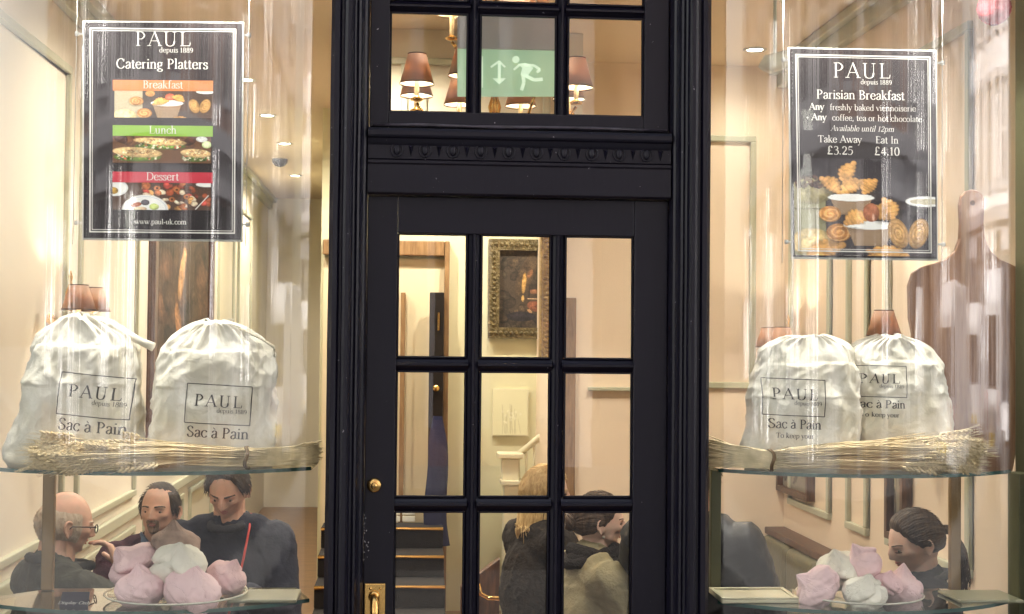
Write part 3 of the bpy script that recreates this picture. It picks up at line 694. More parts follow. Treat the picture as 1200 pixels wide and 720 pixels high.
# fascia above, returns at both ends
MB().box(-1.95, 1.9, -.12, .1, 2.96, 3.7).build('fascia', PAINT, sf, bevel=.01)
MB().box(-1.97, 1.92, -.3, .05, 3.701, 3.8).build('fascia_cornice', PAINT, sf, bevel=.02)
GREENP = pm('olive_green_post_paint', (.10, .10, .055), .35, bump=.2, var=.1)
BX = {'L': (-1.70, -.642), 'R': (.497, 1.50)}
MB().box(-1.99, -1.70, -.1, .1, 0, 2.96).build('end_pilaster', PAINT, sf, bevel=.01)
MB().box(1.515, 1.95, -.1, .1, 0, 2.96).build('end_pilaster', GREENP, sf, bevel=.01)
# upper floors of this building
up = empty('upper_floors', (0, .3, 3.8), 'pale stone upper storey above the shop front', 'building')
MB().box(-12, 3, .05, 9, 3.82, 9).build('wall', STONE, up)
nb = empty('neighbour_shop', (2.5, .3, 0), 'stone ground floor of the house right of the shop', 'building'); MB().box(1.96, 3, .05, 9, 0, 3.81).build('wall', STONE, nb)
nb = empty('neighbour_shop', (-7, .3, 0), 'stone ground floor of the house left of the shop', 'building'); MB().box(-12, -2.08, .05, 9, 0, 3.81).build('wall', STONE, nb)

# ---- transom light
def glazing(t, cols, rows, yf, yb, ybar, glassmat, frame_x, frame_z):
    """cols, rows: pane openings; builds stiles/rails, bars with chamfer, panes"""
    x0, x1 = frame_x; z0, z1 = frame_z
    MB().box(x0, cols[0][0], yf, yb, z0, z1).build('stile', PAINT, t, bevel=.003)
    MB().box(cols[-1][1], x1, yf, yb, z0, z1).build('stile', PAINT, t, bevel=.003)
    MB().box(cols[0][0] + .0005, cols[-1][1] - .0005, yf + .001, yb, z0, rows[0][0]).build('bottom_rail', PAINT, t, bevel=.003)
    MB().box(cols[0][0] + .0005, cols[-1][1] - .0005, yf + .001, yb, rows[-1][1], z1).build('top_rail', PAINT, t, bevel=.003)
    def bar(x_0, x_1, z_0, z_1, vert):
        if vert: pr = [(x_0, 1), (x_0 + .3 * (x_1 - x_0), .35), (x_0 + .42 * (x_1 - x_0), 0), (x_1 - .42 * (x_1 - x_0), 0), (x_1 - .3 * (x_1 - x_0), .35), (x_1, 1)]
        else: pr = [(z_0, 1), (z_0 + .3 * (z_1 - z_0), .35), (z_0 + .42 * (z_1 - z_0), 0), (z_1 - .42 * (z_1 - z_0), 0), (z_1 - .3 * (z_1 - z_0), .35), (z_1, 1)]
        d = ybar - (yf + .004)
        pp = [(a, yf + .004 + d * k) for a, k in pr]; pp += [(pp[-1][0], yb - .004), (pp[0][0], yb - .004)]; n = len(pp)
        if vert: vs = [(a, y, z) for z in (z_0, z_1) for a, y in pp]
        else: vs = [(x, y, a) for x in (x_0, x_1) for a, y in pp]
        MB().add(vs, [tuple(range(n)), tuple(range(2 * n - 1, n - 1, -1))] + [(i, i + n, (i + 1) % n + n, (i + 1) % n) for i in range(n)]).build('glazing_bar', PAINT, t)
    for (a0, a1), (b0, b1) in zip(cols[:-1], cols[1:]): bar(a1, b0, rows[0][0] - .001, rows[-1][1] + .001, True)
    for (a0, a1), (b0, b1) in zip(rows[:-1], rows[1:]):
        for c0, c1 in cols: bar(c0 - .005, c1 + .005, a1, b0, False)
    for r0, r1 in rows:
        for c0, c1 in cols:
            MB().box(c0 - .006, c1 + .006, ybar + .002, ybar + .006, r0 - .006, r1 + .006).build('pane', glassmat, t)
            f = MB(); w = .005
            f.box(c0, c0 + w, ybar - .007, ybar + .001, r0, r1); f.box(c1 - w, c1, ybar - .007, ybar + .001, r0, r1); f.box(c0 + w, c1 - w, ybar - .007, ybar + .001, r0, r0 + w); f.box(c0 + w, c1 - w, ybar - .007, ybar + .001, r1 - w, r1)
            f.build('glazing_bead', PAINT, t, bevel=.0015, seg=1)
tl = empty('transom_window', (-.07, 0, 2.25), 'black six pane transom window above the door', 'window')
glazing(tl, [(-.469, -.231), (-.197, .038), (.070, .305)], [(2.30, 2.604), (2.640, 2.9)], -.004, .045, .018, DOORGL, (-.5265, .3815), (2.2515, 2.955))
m = MB()
m.tube([(-.515, -.008, 2.256), (-.38, -.013, 2.258), (-.2, -.010, 2.2562), (-.1, -.014, 2.2555), (0, -.010, 2.259), (.15, -.013, 2.2585), (.375, -.01, 2.257)], [.004, .006, .005, .007, .005, .006, .004], 6); m.build('paint_ridge', pm('scuffed_black_paint', (.05, .045, .06), .3, bump=.4, var=.5, vscale=30), tl, smooth=True)

# ---- door
dr_ = empty('glazed_door', (-.07, 0, .02), 'black painted glazed shop door with brass lock and letter handle', 'door')
cols = [(-.438, -.2265), (-.187, .0275), (.068, .279)]
glazing(dr_, cols, [(.66, 1.1005), (1.143, 1.521), (1.5605, 1.934)], 0, .045, .02, DOORGL, (-.5275, .3825), (.02, 2.044))
MB().box(-.40, .25, -.008, -.0005, .12, .56).build('kick_panel', PAINT, dr_, bevel=.006)
c = at(438.5, 569, -.004)
lk = MB(); lk.lathe([(0, -.012), (.016, -.012), (.0205, -.008), (.0225, 0), (.0225, .004)], (c.x, 0, c.z), 28, 'y'); lk = lk.build('cylinder_lock', BRASS, dr_, smooth=True)
MB().lathe([(0, -.017), (.0085, -.016), (.0105, -.012), (.0105, -.008)], (c.x, 0, c.z - .001), 20, 'y').build('lock_core', BRASS, lk, smooth=True)
MB().box(c.x - .0012, c.x + .0012, -.0178, -.0155, c.z - .007, c.z + .005).build('key_slot', pm('dark_slot', (.01, .01, .01), .5), lk)
a, b = at(427, 684, -.004), at(451, 740, -.004)
hp = MB(); hp.box(a.x, b.x, -.006, -.0004, b.z - .1, a.z); hp = hp.build('handle_plate', BRASS, dr_, bevel=.003)
for px, py in ((434, 690), (446, 690)):
    s = at(px, py, -.006); MB().lathe([(0, -.009), (.003, -.0088), (.0042, -.006)], (s.x, 0, s.z), 10, 'y').build('screw', BRASS, hp, smooth=True)
s = at(438, 700, -.02)
h = MB(); h.tube([(s.x, -.005, s.z + .0), (s.x, -.028, s.z), (s.x + .003, -.045, s.z - .012), (s.x + .004, -.05, s.z - .05), (s.x + .002, -.045, s.z - .1), (s.x, -.03, s.z - .125), (s.x, -.005, s.z - .13)], [.011, .012, .013, .013, .012, .011, .011], 12); h.ell((s.x, -.012, s.z), (.017, .008, .017)); h.build('pull_handle', BRASS, hp, smooth=True)
# flaking patch beside the frame
m = MB(); g = random.Random(4)
for i in range(46):
    px, py = 424 + abs(g.gauss(0, 3.2)), 632 + g.gauss(0, 12); c = at(px, py, -.0012); r = g.uniform(.0006, .0022)
    m.add([(c.x + r * math.cos(k) * g.uniform(.5, 1), -.0012, c.z + 1.6 * r * math.sin(k) * g.uniform(.5, 1)) for k in (0, 1.1, 2.2, 3.3, 4.4, 5.4)], [(0, 1, 2, 3, 4, 5)])
m.build('chipped_paint', pm('old_white_undercoat', (.42, .4, .42), .8), dr_)

# ---- bow windows
def arc(x0, x1, sag, n=40, inset=0., yb=-.03):
    c = (x1 - x0) / 2; R = (c * c + sag * sag) / (2 * sag); cx = (x0 + x1) / 2; cyy = yb - sag + R; an = math.asin(c / R); r = R - inset
    return [(cx + r * math.sin(-an + 2 * an * i / n), cyy - r * math.cos(-an + 2 * an * i / n)) for i in range(n + 1)]
SAG = .2
def bay(side, lab):
    x0, x1 = BX[side]
    t = empty('bow_window', ((x0 + x1) / 2, -.1, 0), lab, 'window', 'curved bow windows either side of the door')
    o_, i_ = arc(x0, x1, SAG, 48), arc(x0, x1, SAG, 48, .007)
    m = MB(); n = len(o_); vs = []
    zs = [.64, 2.86]
    for z in zs: vs += [(x, y, z) for x, y in o_] + [(x, y, z) for x, y in i_]
    fs = []
    for i in range(n - 1):
        fs += [(i, i + 1, 2 * n + i + 1, 2 * n + i), (n + i, 3 * n + i, 3 * n + i + 1, n + i + 1), (i, n + i, n + i + 1, i + 1), (2 * n + i, 2 * n + i + 1, 3 * n + i + 1, 3 * n + i)]
    fs += [(0, 2 * n, 3 * n, n), (n - 1, 2 * n - 1, 4 * n - 1, 3 * n - 1)]
    sv, sf2 = [], []          # outer skin, inner skin and edges keep their own vertices so that the normals stay horizontal
    for grp in ([f for f in fs if max(f) - min(f) > n and all(q % (2 * n) < n for q in f)], [f for f in fs if all(q % (2 * n) >= n for q in f)], [f for f in fs if not (all(q % (2 * n) < n for q in f) or all(q % (2 * n) >= n for q in f))]):
        mp_ = {}
        for f in grp:
            for q in f:
                if q not in mp_: mp_[q] = len(sv); sv.append(vs[q])
            sf2.append(tuple(mp_[q] for q in f))
    pane = MB().add(sv, sf2).build('curved_pane', BOWGL, t, fix=False)
    for p in pane.data.polygons: p.use_smooth = abs(p.normal.z) < .5 and p.area > .02
    for z0, z1, out, nm in ((.56, .639, .035, 'curved_sill'), (2.861, 2.955, .03, 'curved_head')):
        a = arc(x0 - .0, x1 + .0, SAG, 30, -out); poly = a + [(x1, .02), (x0, .02)]
        vs = [(x, y, z) for z in (z0, z1) for x, y in poly]; k = len(poly)
        MB().add(vs, [tuple(range(k)), tuple(range(2 * k - 1, k - 1, -1))] + [(i, i + k, (i + 1) % k + k, (i + 1) % k) for i in range(k)]).build(nm, PAINT, t)
    a = arc(x0, x1, SAG, 30, -.01); poly = a + [(x1, .02), (x0, .02)]; vs = [(x, y, z) for z in (0, .559) for x, y in poly]; k = len(poly)
    MB().add(vs, [tuple(range(k)), tuple(range(2 * k - 1, k - 1, -1))] + [(i, i + k, (i + 1) % k + k, (i + 1) % k) for i in range(k)]).build('stall_riser', PAINT, t)
    return t
bay('L', 'tall curved glass bow window left of the door with catering poster'); bay('R', 'tall curved glass bow window right of the door with breakfast poster')
# display shelves
def shelf(side, z, th_, yb, lab, xb0, xb1, ins=.035):
    x0, x1 = BX[side]; a = arc(x0 + .02, x1 - .02, SAG - .01, 30, ins); poly = a + [(xb1, yb), (xb0, yb)]
    n = len(poly); vs = [(x, y, zz) for zz in (z - th_, z) for x, y in poly]
    t = empty('glass_shelf', ((x0 + x1) / 2, 0, z), lab, 'shelf', 'glass display shelves in the bow windows')
    m = MB(); m.add(vs, [tuple(range(n - 1, -1, -1)), tuple(range(n, 2 * n))]); m.build('shelf_plate', SHELFGL, t, fix=False)
    m = MB(); m.add(vs, [(i, (i + 1) % n, (i + 1) % n + n, i + n) for i in range(n)]); m.build('polished_edge', EDGEGL, t, fix=False)
    return t
ZU = at(185, 553, -.18).z; ZUR = at(1000, 556, -.18).z; ZL = .845; ZLR = .835
shelf('L', ZU, .011, .16, 'upper glass shelf of the left bow window carrying two bread sacks', -1.66, -.68)
shelf('R', ZUR, .011, .16, 'upper glass shelf of the right bow window carrying two bread sacks', .53, 1.47)
shelf('L', ZL, .011, .18, 'lower glass shelf of the left bow window with pink meringues', at(60, 689, .18).x, at(347, 689, .18).x)
shelf('R', ZLR, .011, .18, 'lower glass shelf of the right bow window with pink meringues', at(838, 692, .18).x, at(1120, 692, .18).x)
POSTM = pm('dull_bronze_post', (.30, .20, .10), .4, .5, bump=.1, var=.15)
for px, w, z0, z1, lab, mt in ((56.5, .036, ZL, ZU, 'bronze shelf upright in front of the bald man', POSTM), (838, .034, ZLR, ZUR, 'olive shelf upright beside the right door jamb', GREENP), (1119, .034, ZLR, ZUR, 'bronze shelf upright behind the dark haired woman', POSTM)):
    c = at(px, 640, .15); o = MB().box(c.x - w / 2, c.x + w / 2, .14, .165, z0 + .001, z1 - .012).build('shelf_upright', mt, bevel=.004); setp(o, lab, 'post', 'shelf uprights')
c = at(1196, 640, .0); o = MB().box(c.x - .015, c.x + .05, -.02, .06, .64, ZUR - .012).build('corner_post', GREENP, bevel=.004); setp(o, 'dark olive corner post at the far right edge of the bow window', 'post')
# ============================================================ POSTERS
def quadfn(tl_, tr, bl, br, Y):
    def f(u, v):
        x = (tl_[0] * (1 - u) + tr[0] * u) * (1 - v) + (bl[0] * (1 - u) + br[0] * u) * v
        y = (tl_[1] * (1 - u) + tr[1] * u) * (1 - v) + (bl[1] * (1 - u) + br[1] * u) * v
        return at(x, y, Y)
    return f
def slabq(fn, u0, u1, v0, v1, d0, d1):
    """box whose front face is the quad fn over u,v ; d = y offsets"""
    vs = []
    for d in (d0, d1):
        for u, v in ((u0, v0), (u1, v0), (u1, v1), (u0, v1)):
            p = fn(u, v); vs.append((p.x, p.y + d, p.z))
    return vs, [(0, 1, 2, 3), (7, 6, 5, 4), (0, 4, 5, 1), (1, 5, 6, 2), (2, 6, 7, 3), (3, 7, 4, 0)]
YP = -.01
def poster(corners, label, build):
    fn = quadfn(*corners, YP); c = fn(.5, 1)
    t = empty('poster', (c.x, YP, c.z), label, 'poster', 'framed posters hung in the windows')
    m = MB(); m.add(*slabq(fn, -.012, 1.012, -.008, 1.010, .0045, .008)); m.build('acrylic_holder', PALEEDGE, t, bevel=.001)
    m = MB(); m.add(*slabq(fn, 0, 1, 0, 1, 0, .004)); m.build('paper_sheet', PSTEEL, t)
    m = MB(); w = .0085; h = w * .73
    for d, wd in ((0, 1), (1.9, .45)):
        u0, v0 = .036 + d * w, (.026 + d * h); u1, v1 = 1 - u0, 1 - v0
        for q in ((u0, u1, v0, v0 + h * wd), (u0, u1, v1 - h * wd, v1), (u0, u0 + w * wd, v0 + h * wd, v1 - h * wd), (u1 - w * wd, u1, v0 + h * wd, v1 - h * wd)):
            m.add(*slabq(fn, *q, -.0006, -.0001))
    m.build('border_line', PWHITE, t)
    build(t, fn)
    m = MB(); m.add(*slabq(fn, -.012, 1.012, -.008, 1.010, -.006, -.0035)); m.build('acrylic_cover', ACRYL, t)
    # suspension wires and clips
    for u in (-.045, 1.045):
        p = fn(u, 0); q = fn(u, 1)
        MB().tube([(p.x, YP, 2.9), (p.x, YP, q.z - .02)], .0012, 6).build('suspension_wire', CHROME, t, smooth=True)
        for v in (.055, .93):
            c = fn(u, v); cb = MB(); cb.lathe([(0, -.007), (.006, -.0065), (.007, 0), (.006, .006), (0, .007)], (c.x, YP, c.z), 12, 'z')
            e = fn(-.01 if u < 0 else 1.01, v); cb.box(min(c.x, e.x), max(c.x, e.x), YP - .003, YP + .003, c.z - .003, c.z + .003); cb.build('clip', CHROME, t, smooth=False)
    return t
def logo(t, fn, cu, v, cap, asp, col=PWHITE):
    """logotype: cap height as a share of width; v of baseline"""
    m = MB(); sz = cap / .68
    place_text(m, 'PAUL', 0, 0, sz, lambda a, b: fn(cu + a, v - b * asp) + Vector((0, -.0008, 0)), track=.07, bold=.85)
    m.build('logo_lettering', col, t, fix=False)
def txt(t, fn, s, cu, v, xh, asp, mat=PWHITE, off=-.0009, **k):
    m = MB(); place_text(m, s, 0, 0, xh / .45, lambda a, b: fn(cu + a, v - b * asp) + Vector((0, off, 0)), **k); return m.build('lettering', mat, t, fix=False)

def build_cat(t, fn):
    asp = 186. / 253
    logo(t, fn, .50, .108, .089, asp); txt(t, fn, 'depuis 1889', .585, .138, .021, asp, bold=.9)
    txt(t, fn, 'Catering Platters', .495, .213, .040, asp, bold=1.15)
    U = lambda px: (px - 98) / 185.5; V = lambda py: (py - 26.5) / 253.
    OR, GR, RD = pm('orange_ink', (.72, .24, .08), .5), pm('green_ink', (.27, .50, .05), .5), pm('red_ink', (.62, .03, .06), .5)
    def food(kind):
        P = Pic(200, 74, (.05, .035, .03))
        if kind == 0:
            P.rect(0, 0, .28, 1, (.35, .3, .2)); P.ell(.1, .95, .13, .1, (.75, .55, .28)); P.bun(.22, .38, .075); P.bun(.3, .82, .08); P.bun(.36, .1, .05)
            P.basket(.53, .45, .15, .2); P.croissant(.46, .38, .09, .045, -.3); P.ell(.56, .22, .05, .05, (.55, .13, .08)); P.croissant(.65, .25, .07, .04, .5); P.palm(.86, .55, .1); P.plate(.92, .02, .1, .3); P.croissant(.66, .98, .09, .02, 0)
        elif kind == 1:
            P.c[:] = (.10, .045, .02); P.speck(0, .0, 1, .35, 30, [(.14, .06, .03), (.08, .03, .02)], .03, .1, 2)
            for cx, cy, L, r in ((.48, .2, .28, .05), (.25, .6, .26, .07), (.84, .62, .16, .06)):
                P.ell(cx, cy + .17, L * .95, r * .9, (.10, .16, .03)); P.speck(cx - L * .8, cy + .08, cx + L * .8, cy + .24, 60, [(.2, .3, .05), (.55, .5, .35), (.45, .08, .04), (.6, .55, .4), (.05, .1, .02)], .008, .022, int(cx * 100)); P.ell(cx, cy, L, r, (.62, .42, .2), rot=.08, shade=.5); P.speck(cx - L * .7, cy - .1, cx + L * .7, cy + .05, 30, [(.75, .6, .35), (.4, .2, .08)], .006, .02, 5)
            P.ell(.95, .3, .05, .05, (.5, .6, .3), shade=.2); P.ell(.95, .3, .035, .035, (.65, .72, .45), shade=.1); P.ell(.9, .1, .06, .04, (.6, .6, .6))
        else:
            P.c[:] = (.06, .03, .02); P.plate(.02, .2, .14, .8); P.ell(.0, .3, .06, .05, (.6, .35, .05))
            P.speck(.28, .0, .98, .95, 46, [(.45, .14, .05), (.3, .07, .03), (.6, .3, .1), (.22, .05, .03), (.7, .55, .4), (.55, .08, .06)], .025, .055, 8)
            for x, y in ((.45, .2), (.65, .25), (.6, .6), (.75, .5)): P.ell(x, y, .035, .035, (.4, .14, .05)); P.ell(x, y, .015, .015, (.06, .02, .01), shade=0)
            P.plate(.96, .05, .12, .3); P.line([(.84, .95), (.97, .45)], .006, (.7, .68, .65)); P.plate(.33, .98, .24, .85); P.ell(.24, .8, .06, .03, (.4, .12, .06), rot=-.3); P.ell(.33, .72, .045, .04, (.08, .07, .09)); P.ell(.42, .87, .05, .045, (.42, .5, .15)); P.ell(.28, .95, .07, .03, (.7, .5, .35))
        P.grain(.1, kind); return P
    for i, (s, mat, y0, y1, y2) in enumerate((('Breakfast', OR, 94, 106.5, 138), ('Lunch', GR, 147, 159.5, 191), ('Dessert', RD, 201.5, 214, 246))):
        u0, u1 = U(132), U(250)
        m = MB(); m.add(*slabq(fn, u0, u1, V(y0), V(y1), -.0006, -.0001)); m.build('colour_band', mat, t)
        txt(t, fn, s, (u0 + u1) / 2, V(y1 - 3.0), .032, asp, bold=.9)
        f2 = lambda u, v, a=y1, b=y2: fn(U(132 + 2 * (i == 0)) + u * (U(248) - U(132)), V(a) + v * (V(b) - V(a))) + Vector((0, -.0004, 0))
        food(i).mesh('food_print', f2, PRINT, t, 1.6)
    txt(t, fn, 'www.paul-uk.com', .49, V(262.5), .021, asp, bold=1.2)
poster(((98.5, 26), (283.5, 27.5), (98, 279), (282, 281)), 'black catering platters poster with orange, green and red bands in the left window', build_cat)
def build_par(t, fn):
    asp = 173. / 243
    V = lambda py: (py - 58) / 244.; U = lambda px: (px - 926) / 171.
    P = Pic(210, 170, (.022, .018, .022))
    P.c *= (1 + .5 * P.Y[..., None]); P.rect(0, .25, .22, 1, (.2, .19, .11)); P.ell(.12, .34, .16, .11, (.28, .24, .13)); P.speck(.02, .19, .25, .3, 60, [(.07, .035, .03), (.13, .07, .05), (.04, .02, .02)], .012, .022, 3)
    P.rect(.0, .30, .02, 1, (.24, .22, .14)); P.line([(.0, .52), (.2, .52)], .01, (.12, .11, .06))
    P.basket(.40, .40, .15, .14); P.croissant(.27, .26, .1, .05, .75); P.croissant(.37, .14, .11, .05, -1.2); P.croissant(.40, .27, .1, .055, -.6); P.croissant(.52, .27, .08, .05, -.9); P.ell(.40, .38, .15, .014, (.75, .75, .72), shade=.1)
    P.plate(.93, .43, .15, .3); P.ell(.93, .43, .12, .025, (.4, .36, .26), shade=.1)
    P.bun(.25, .57, .08); P.ell(.12, .86, .15, .12, (.62, .45, .2)); P.croissant(.2, .93, .16, .07, -.5); P.bun(.31, .76, .09); P.croissant(.15, 1.02, .15, .05, -.1)
    P.basket(.53, .68, .17, .17); P.croissant(.43, .6, .1, .06, -.4); P.croissant(.62, .54, .1, .06, .3); P.ell(.54, .55, .06, .08, (.36, .13, .07)); P.ell(.555, .6, .012, .04, (.6, .36, .26), shade=.2, soft=.6); P.croissant(.68, .5, .1, .05, 1.2); P.ell(.53, .69, .16, .016, (.72, .72, .7), shade=.1)
    P.palm(.8, .76, .13); P.croissant(.68, .95, .18, .045, .25); P.croissant(.58, 1.0, .1, .03, 0)
    P.ell(.4, 1.05, .16, .05, (.5, .48, .42)); P.grain(.09, 9)
    P.mesh('food_print', lambda u, v: fn(.012 + u * .976, V(186) + v * (V(300) - V(186))) + Vector((0, -.00005, 0)), PRINT, t, 1.6)
    logo(t, fn, .49, .135, .100, asp); txt(t, fn, 'depuis 1889', .59, .165, .021, asp, bold=.9)
    txt(t, fn, 'Parisian Breakfast', .48, .238, .0395, asp, bold=1.1)
    txt(t, fn, 'Any', .125, .292, .029, asp, bold=1.7, align='l'); txt(t, fn, 'freshly baked viennoiserie', .268, .292, .0262, asp, bold=.85, align='l')
    txt(t, fn, '+', .10, .342, .027, asp, align='l'); txt(t, fn, 'Any', .14, .342, .029, asp, bold=1.7, align='l'); txt(t, fn, 'coffee, tea or hot chocolate', .283, .342, .0262, asp, bold=.85, align='l')
    txt(t, fn, 'Available until 12pm', .49, .392, .0245, asp, italic=.25, bold=.9)
    txt(t, fn, 'Take Away', .335, .448, .031, asp); txt(t, fn, 'Eat In', .66, .448, .031, asp)
    txt(t, fn, '£3.25', .335, .505, .038, asp); txt(t, fn, '£4.10', .66, .505, .038, asp)
poster(((925.5, 57), (1096.5, 60.5), (929.5, 301), (1098, 303.5)), 'black breakfast poster with croissant baskets in the right window', build_par)

# ============================================================ BREAD SACKS
def cotton():
    m, N, L, B = newmat('white_cotton_cloth'); B.inputs['Roughness'].default_value = .95; B.inputs['Specular IOR Level'].default_value = .04
    tc = N.new('ShaderNodeTexCoord'); t = N.new('ShaderNodeTexNoise'); t.inputs['Scale'].default_value = 9; t.inputs['Detail'].default_value = 8
    r = N.new('ShaderNodeValToRGB'); r.color_ramp.elements[0].color = (.76, .71, .58, 1); r.color_ramp.elements[1].color = (.90, .87, .78, 1); r.color_ramp.elements[0].position = .35; r.color_ramp.elements[1].position = .6
    L.new(tc.outputs['Object'], t.inputs['Vector']); L.new(t.outputs['Fac'], r.inputs[0]); L.new(r.outputs[0], B.inputs['Base Color'])
    w = N.new('ShaderNodeTexNoise'); w.inputs['Scale'].default_value = 260; w.inputs['Detail'].default_value = 2; L.new(tc.outputs['Object'], w.inputs['Vector'])
    w2 = N.new('ShaderNodeTexNoise'); w2.inputs['Scale'].default_value = 38; w2.inputs['Detail'].default_value = 7; w2.inputs['Distortion'].default_value = 1.2; L.new(tc.outputs['Object'], w2.inputs['Vector'])
    b = N.new('ShaderNodeBump'); b.inputs['Strength'].default_value = .25; b.inputs['Distance'].default_value = .002; L.new(w.outputs['Fac'], b.inputs['Height'])
    b2 = N.new('ShaderNodeBump'); b2.inputs['Strength'].default_value = .5; b2.inputs['Distance'].default_value = .006; L.new(w2.outputs['Fac'], b2.inputs['Height']); L.new(b.outputs[0], b2.inputs['Normal']); L.new(b2.outputs[0], B.inputs['Normal'])
    tr = N.new('ShaderNodeBsdfTranslucent'); tr.inputs[0].default_value = (.7, .62, .45, 1); mx = N.new('ShaderNodeMixShader'); mx.inputs[0].default_value = .12
    L.new(B.outputs[0], mx.inputs[1]); L.new(tr.outputs[0], mx.inputs[2]); L.new(mx.outputs[0], N['Material Output'].inputs[0]); return m
COTTON = cotton()
CORD = pm('cream_drawstring', (.75, .68, .5), .9, bump=.8, bscale=300)
INK2 = pm('grey_cloth_ink', (.06, .055, .052), .9, spec=.1)
def sack(name_label, prof, Y, zb, depth, seed, knot, print_at, lean=0):
    """prof: list of (z, xl, xr) outline in metres (world), bottom to top"""
    zs = [p[0] for p in prof]; n, mrow = 132, 96
    def lerp(z, k):
        for a, b in zip(prof[:-1], prof[1:]):
            if z <= b[0]:
                t = (z - a[0]) / (b[0] - a[0]); 
                return a[k] + (b[k] - a[k]) * t
        return prof[-1][k]
    H = zs[-1] - zs[0]; vs = []
    xs = lambda k: [lerp(zs[0] + H * j / mrow, k) for j in range(mrow + 1)]
    XLs, XRs = np.array(xs(1)), np.array(xs(2))
    for _ in range(4): XLs[1:-1] = (XLs[:-2] + XLs[1:-1] * 2 + XLs[2:]) / 4; XRs[1:-1] = (XRs[:-2] + XRs[1:-1] * 2 + XRs[2:]) / 4
    for j in range(mrow + 1):
        v = j / mrow; cx = (XLs[j] + XRs[j]) / 2; a = (XRs[j] - XLs[j]) / 2 * .965
        b = depth * (.55 + .6 * math.sin(PI * min(1, v * .75 + .2))) * min(1, a / (.4 * depth)) if v > .8 else depth * (.7 + .45 * math.sin(PI * (v * .75 + .2)))
        if v < .06: a *= .93 + .07 * (v / .06); b *= .85 + .15 * (v / .06)
        for k in range(n):
            an = 2 * PI * k / n; c, s = math.cos(an), math.sin(an)
            ex = .78; cc = math.copysign(abs(c) ** ex, c); sn = math.copysign(abs(s) ** ex, s)
            x = cx + a * cc; y = Y + b * sn; z = zs[0] + H * v
            g = ss(.5, .97, v)
            # pleats running out of the gather
            w = .5 * math.sin(an * 13 + seed + 2.5 * noise.noise((an * 1.3, v * 2, seed))) + .5 * math.sin(an * 29 + seed * 2 + 3 * noise.noise((an * 2, v * 3, seed + 4)))
            d = .013 * g * w * (1.3 - v * .5)
            q = noise.noise((c * 2.2 + seed, s * 2.2, v * 4.5)); r1 = 1 - abs(noise.noise((c * 1.6 + seed * 3, s * 1.6 + z * 3, v * 5 + c * 1.5))) * 2
            r2 = 1 - abs(noise.noise((c * 3.4 - seed, s * 3 + v * 4, v * 9 - c * 3))) * 2
            fl = (1 - .75 * (1 if (s < -.3 and .1 < v < .55) else 0))
            d += .016 * q + (.008 * r1 * abs(r1) + .0065 * r2) * (.35 + .65 * fl) * ss(0, .08, v)
            rr = 1 + d / max(a, .03) * min(1, a / .06)
            x = cx + (x - cx) * rr; y = Y + (y - Y) * rr
            z += .006 * noise.noise((c * 3, s * 3, v * 6 + seed)) + .012 * g * noise.noise((an * 2.5, seed, v * 3))
            vs.append((x, y, max(z, zb + .001) if v > .02 else zb + .001))
    fs = []
    for j in range(mrow):
        for k in range(n): fs.append((j * n + k, j * n + (k + 1) % n, (j + 1) * n + (k + 1) % n, (j + 1) * n + k))
    fs += [tuple(range(n - 1, -1, -1)), tuple(mrow * n + k for k in range(n))]
    base = ((XLs[0] + XRs[0]) / 2, Y, zb)
    t = empty('bread_sack', base, name_label, 'sack', 'white cotton bread sacks')
    mb = MB(); mb.add(vs, fs); body = mb.build('cloth_bag', COTTON, t, smooth=True)
    bvh = BVHTree.FromPolygons([Vector(v) for v in vs], fs)
    # gathered frill
    kx, kz, kw, kh = knot; f = MB(); vs2 = []; rows = 10
    for j in range(rows + 1):
        v = j / rows
        for k in range(64):
            an = 2 * PI * k / 64; rad = kw * (.55 + .45 * abs(v - .25) * 1.6) * (1 + .22 * math.sin(an * 7 + seed) + .14 * math.sin(an * 15 + 1))
            vs2.append((kx + rad * math.cos(an) + lean * v * kh, Y + rad * .7 * math.sin(an), kz + kh * v * (1 + .35 * math.sin(an * 4 + seed)) + .004 * math.sin(an * 11)))
    fs2 = [(j * 64 + k, j * 64 + (k + 1) % 64, (j + 1) * 64 + (k + 1) % 64, (j + 1) * 64 + k) for j in range(rows) for k in range(64)] + [tuple(rows * 64 + k for k in range(64))]
    f.add(vs2, fs2).build('gathered_mouth', COTTON, t, smooth=True)
    c = [(kx + kw * .72 * math.cos(a), Y + kw * .6 * math.sin(a), kz + kh * .22 + .002 * math.sin(3 * a)) for a in [2 * PI * i / 24 for i in range(24)]]
    MB().tube(c, .0035, 6, close=True).build('drawstring', CORD, t, smooth=True)
    # print, laid on the cloth
    ox, oz, sc, rot, lines = print_at
    co, sn_ = math.cos(rot), math.sin(rot)
    def fn(a, b):
        x, z = ox + (a * co - b * sn_) * sc, oz + (a * sn_ + b * co) * sc
        h = bvh.ray_cast(Vector((x, Y - 1, z)), Vector((0, 1, 0)))
        if h[0] is None: return None
        return h[0] + h[1].normalized() * .0012 * (1 if h[1].y < 0 else -1)
    m = MB(); L = []
    N_ = 30
    for (a0, b0), (a1, b1) in (((-1, .5), (1, .5)), ((1, .5), (1, -.72)), ((1, -.72), (-1, -.72)), ((-1, -.72), (-1, .5))):
        for i in range(N_):
            t0, t1 = i / N_, (i + 1) / N_; w = .013
            dx, dz = (a1 - a0), (b1 - b0); l = math.hypot(dx, dz); nx, nz = -dz / l * w, dx / l * w
            q = [fn(a0 + dx * t0 + nx, b0 + dz * t0 + nz), fn(a0 + dx * t0 - nx, b0 + dz * t0 - nz), fn(a0 + dx * t1 - nx, b0 + dz * t1 - nz), fn(a0 + dx * t1 + nx, b0 + dz * t1 + nz)]
            if None not in q: m.add(q, [(0, 1, 2, 3)])
    m.build('printed_frame', INK2, t, fix=False)
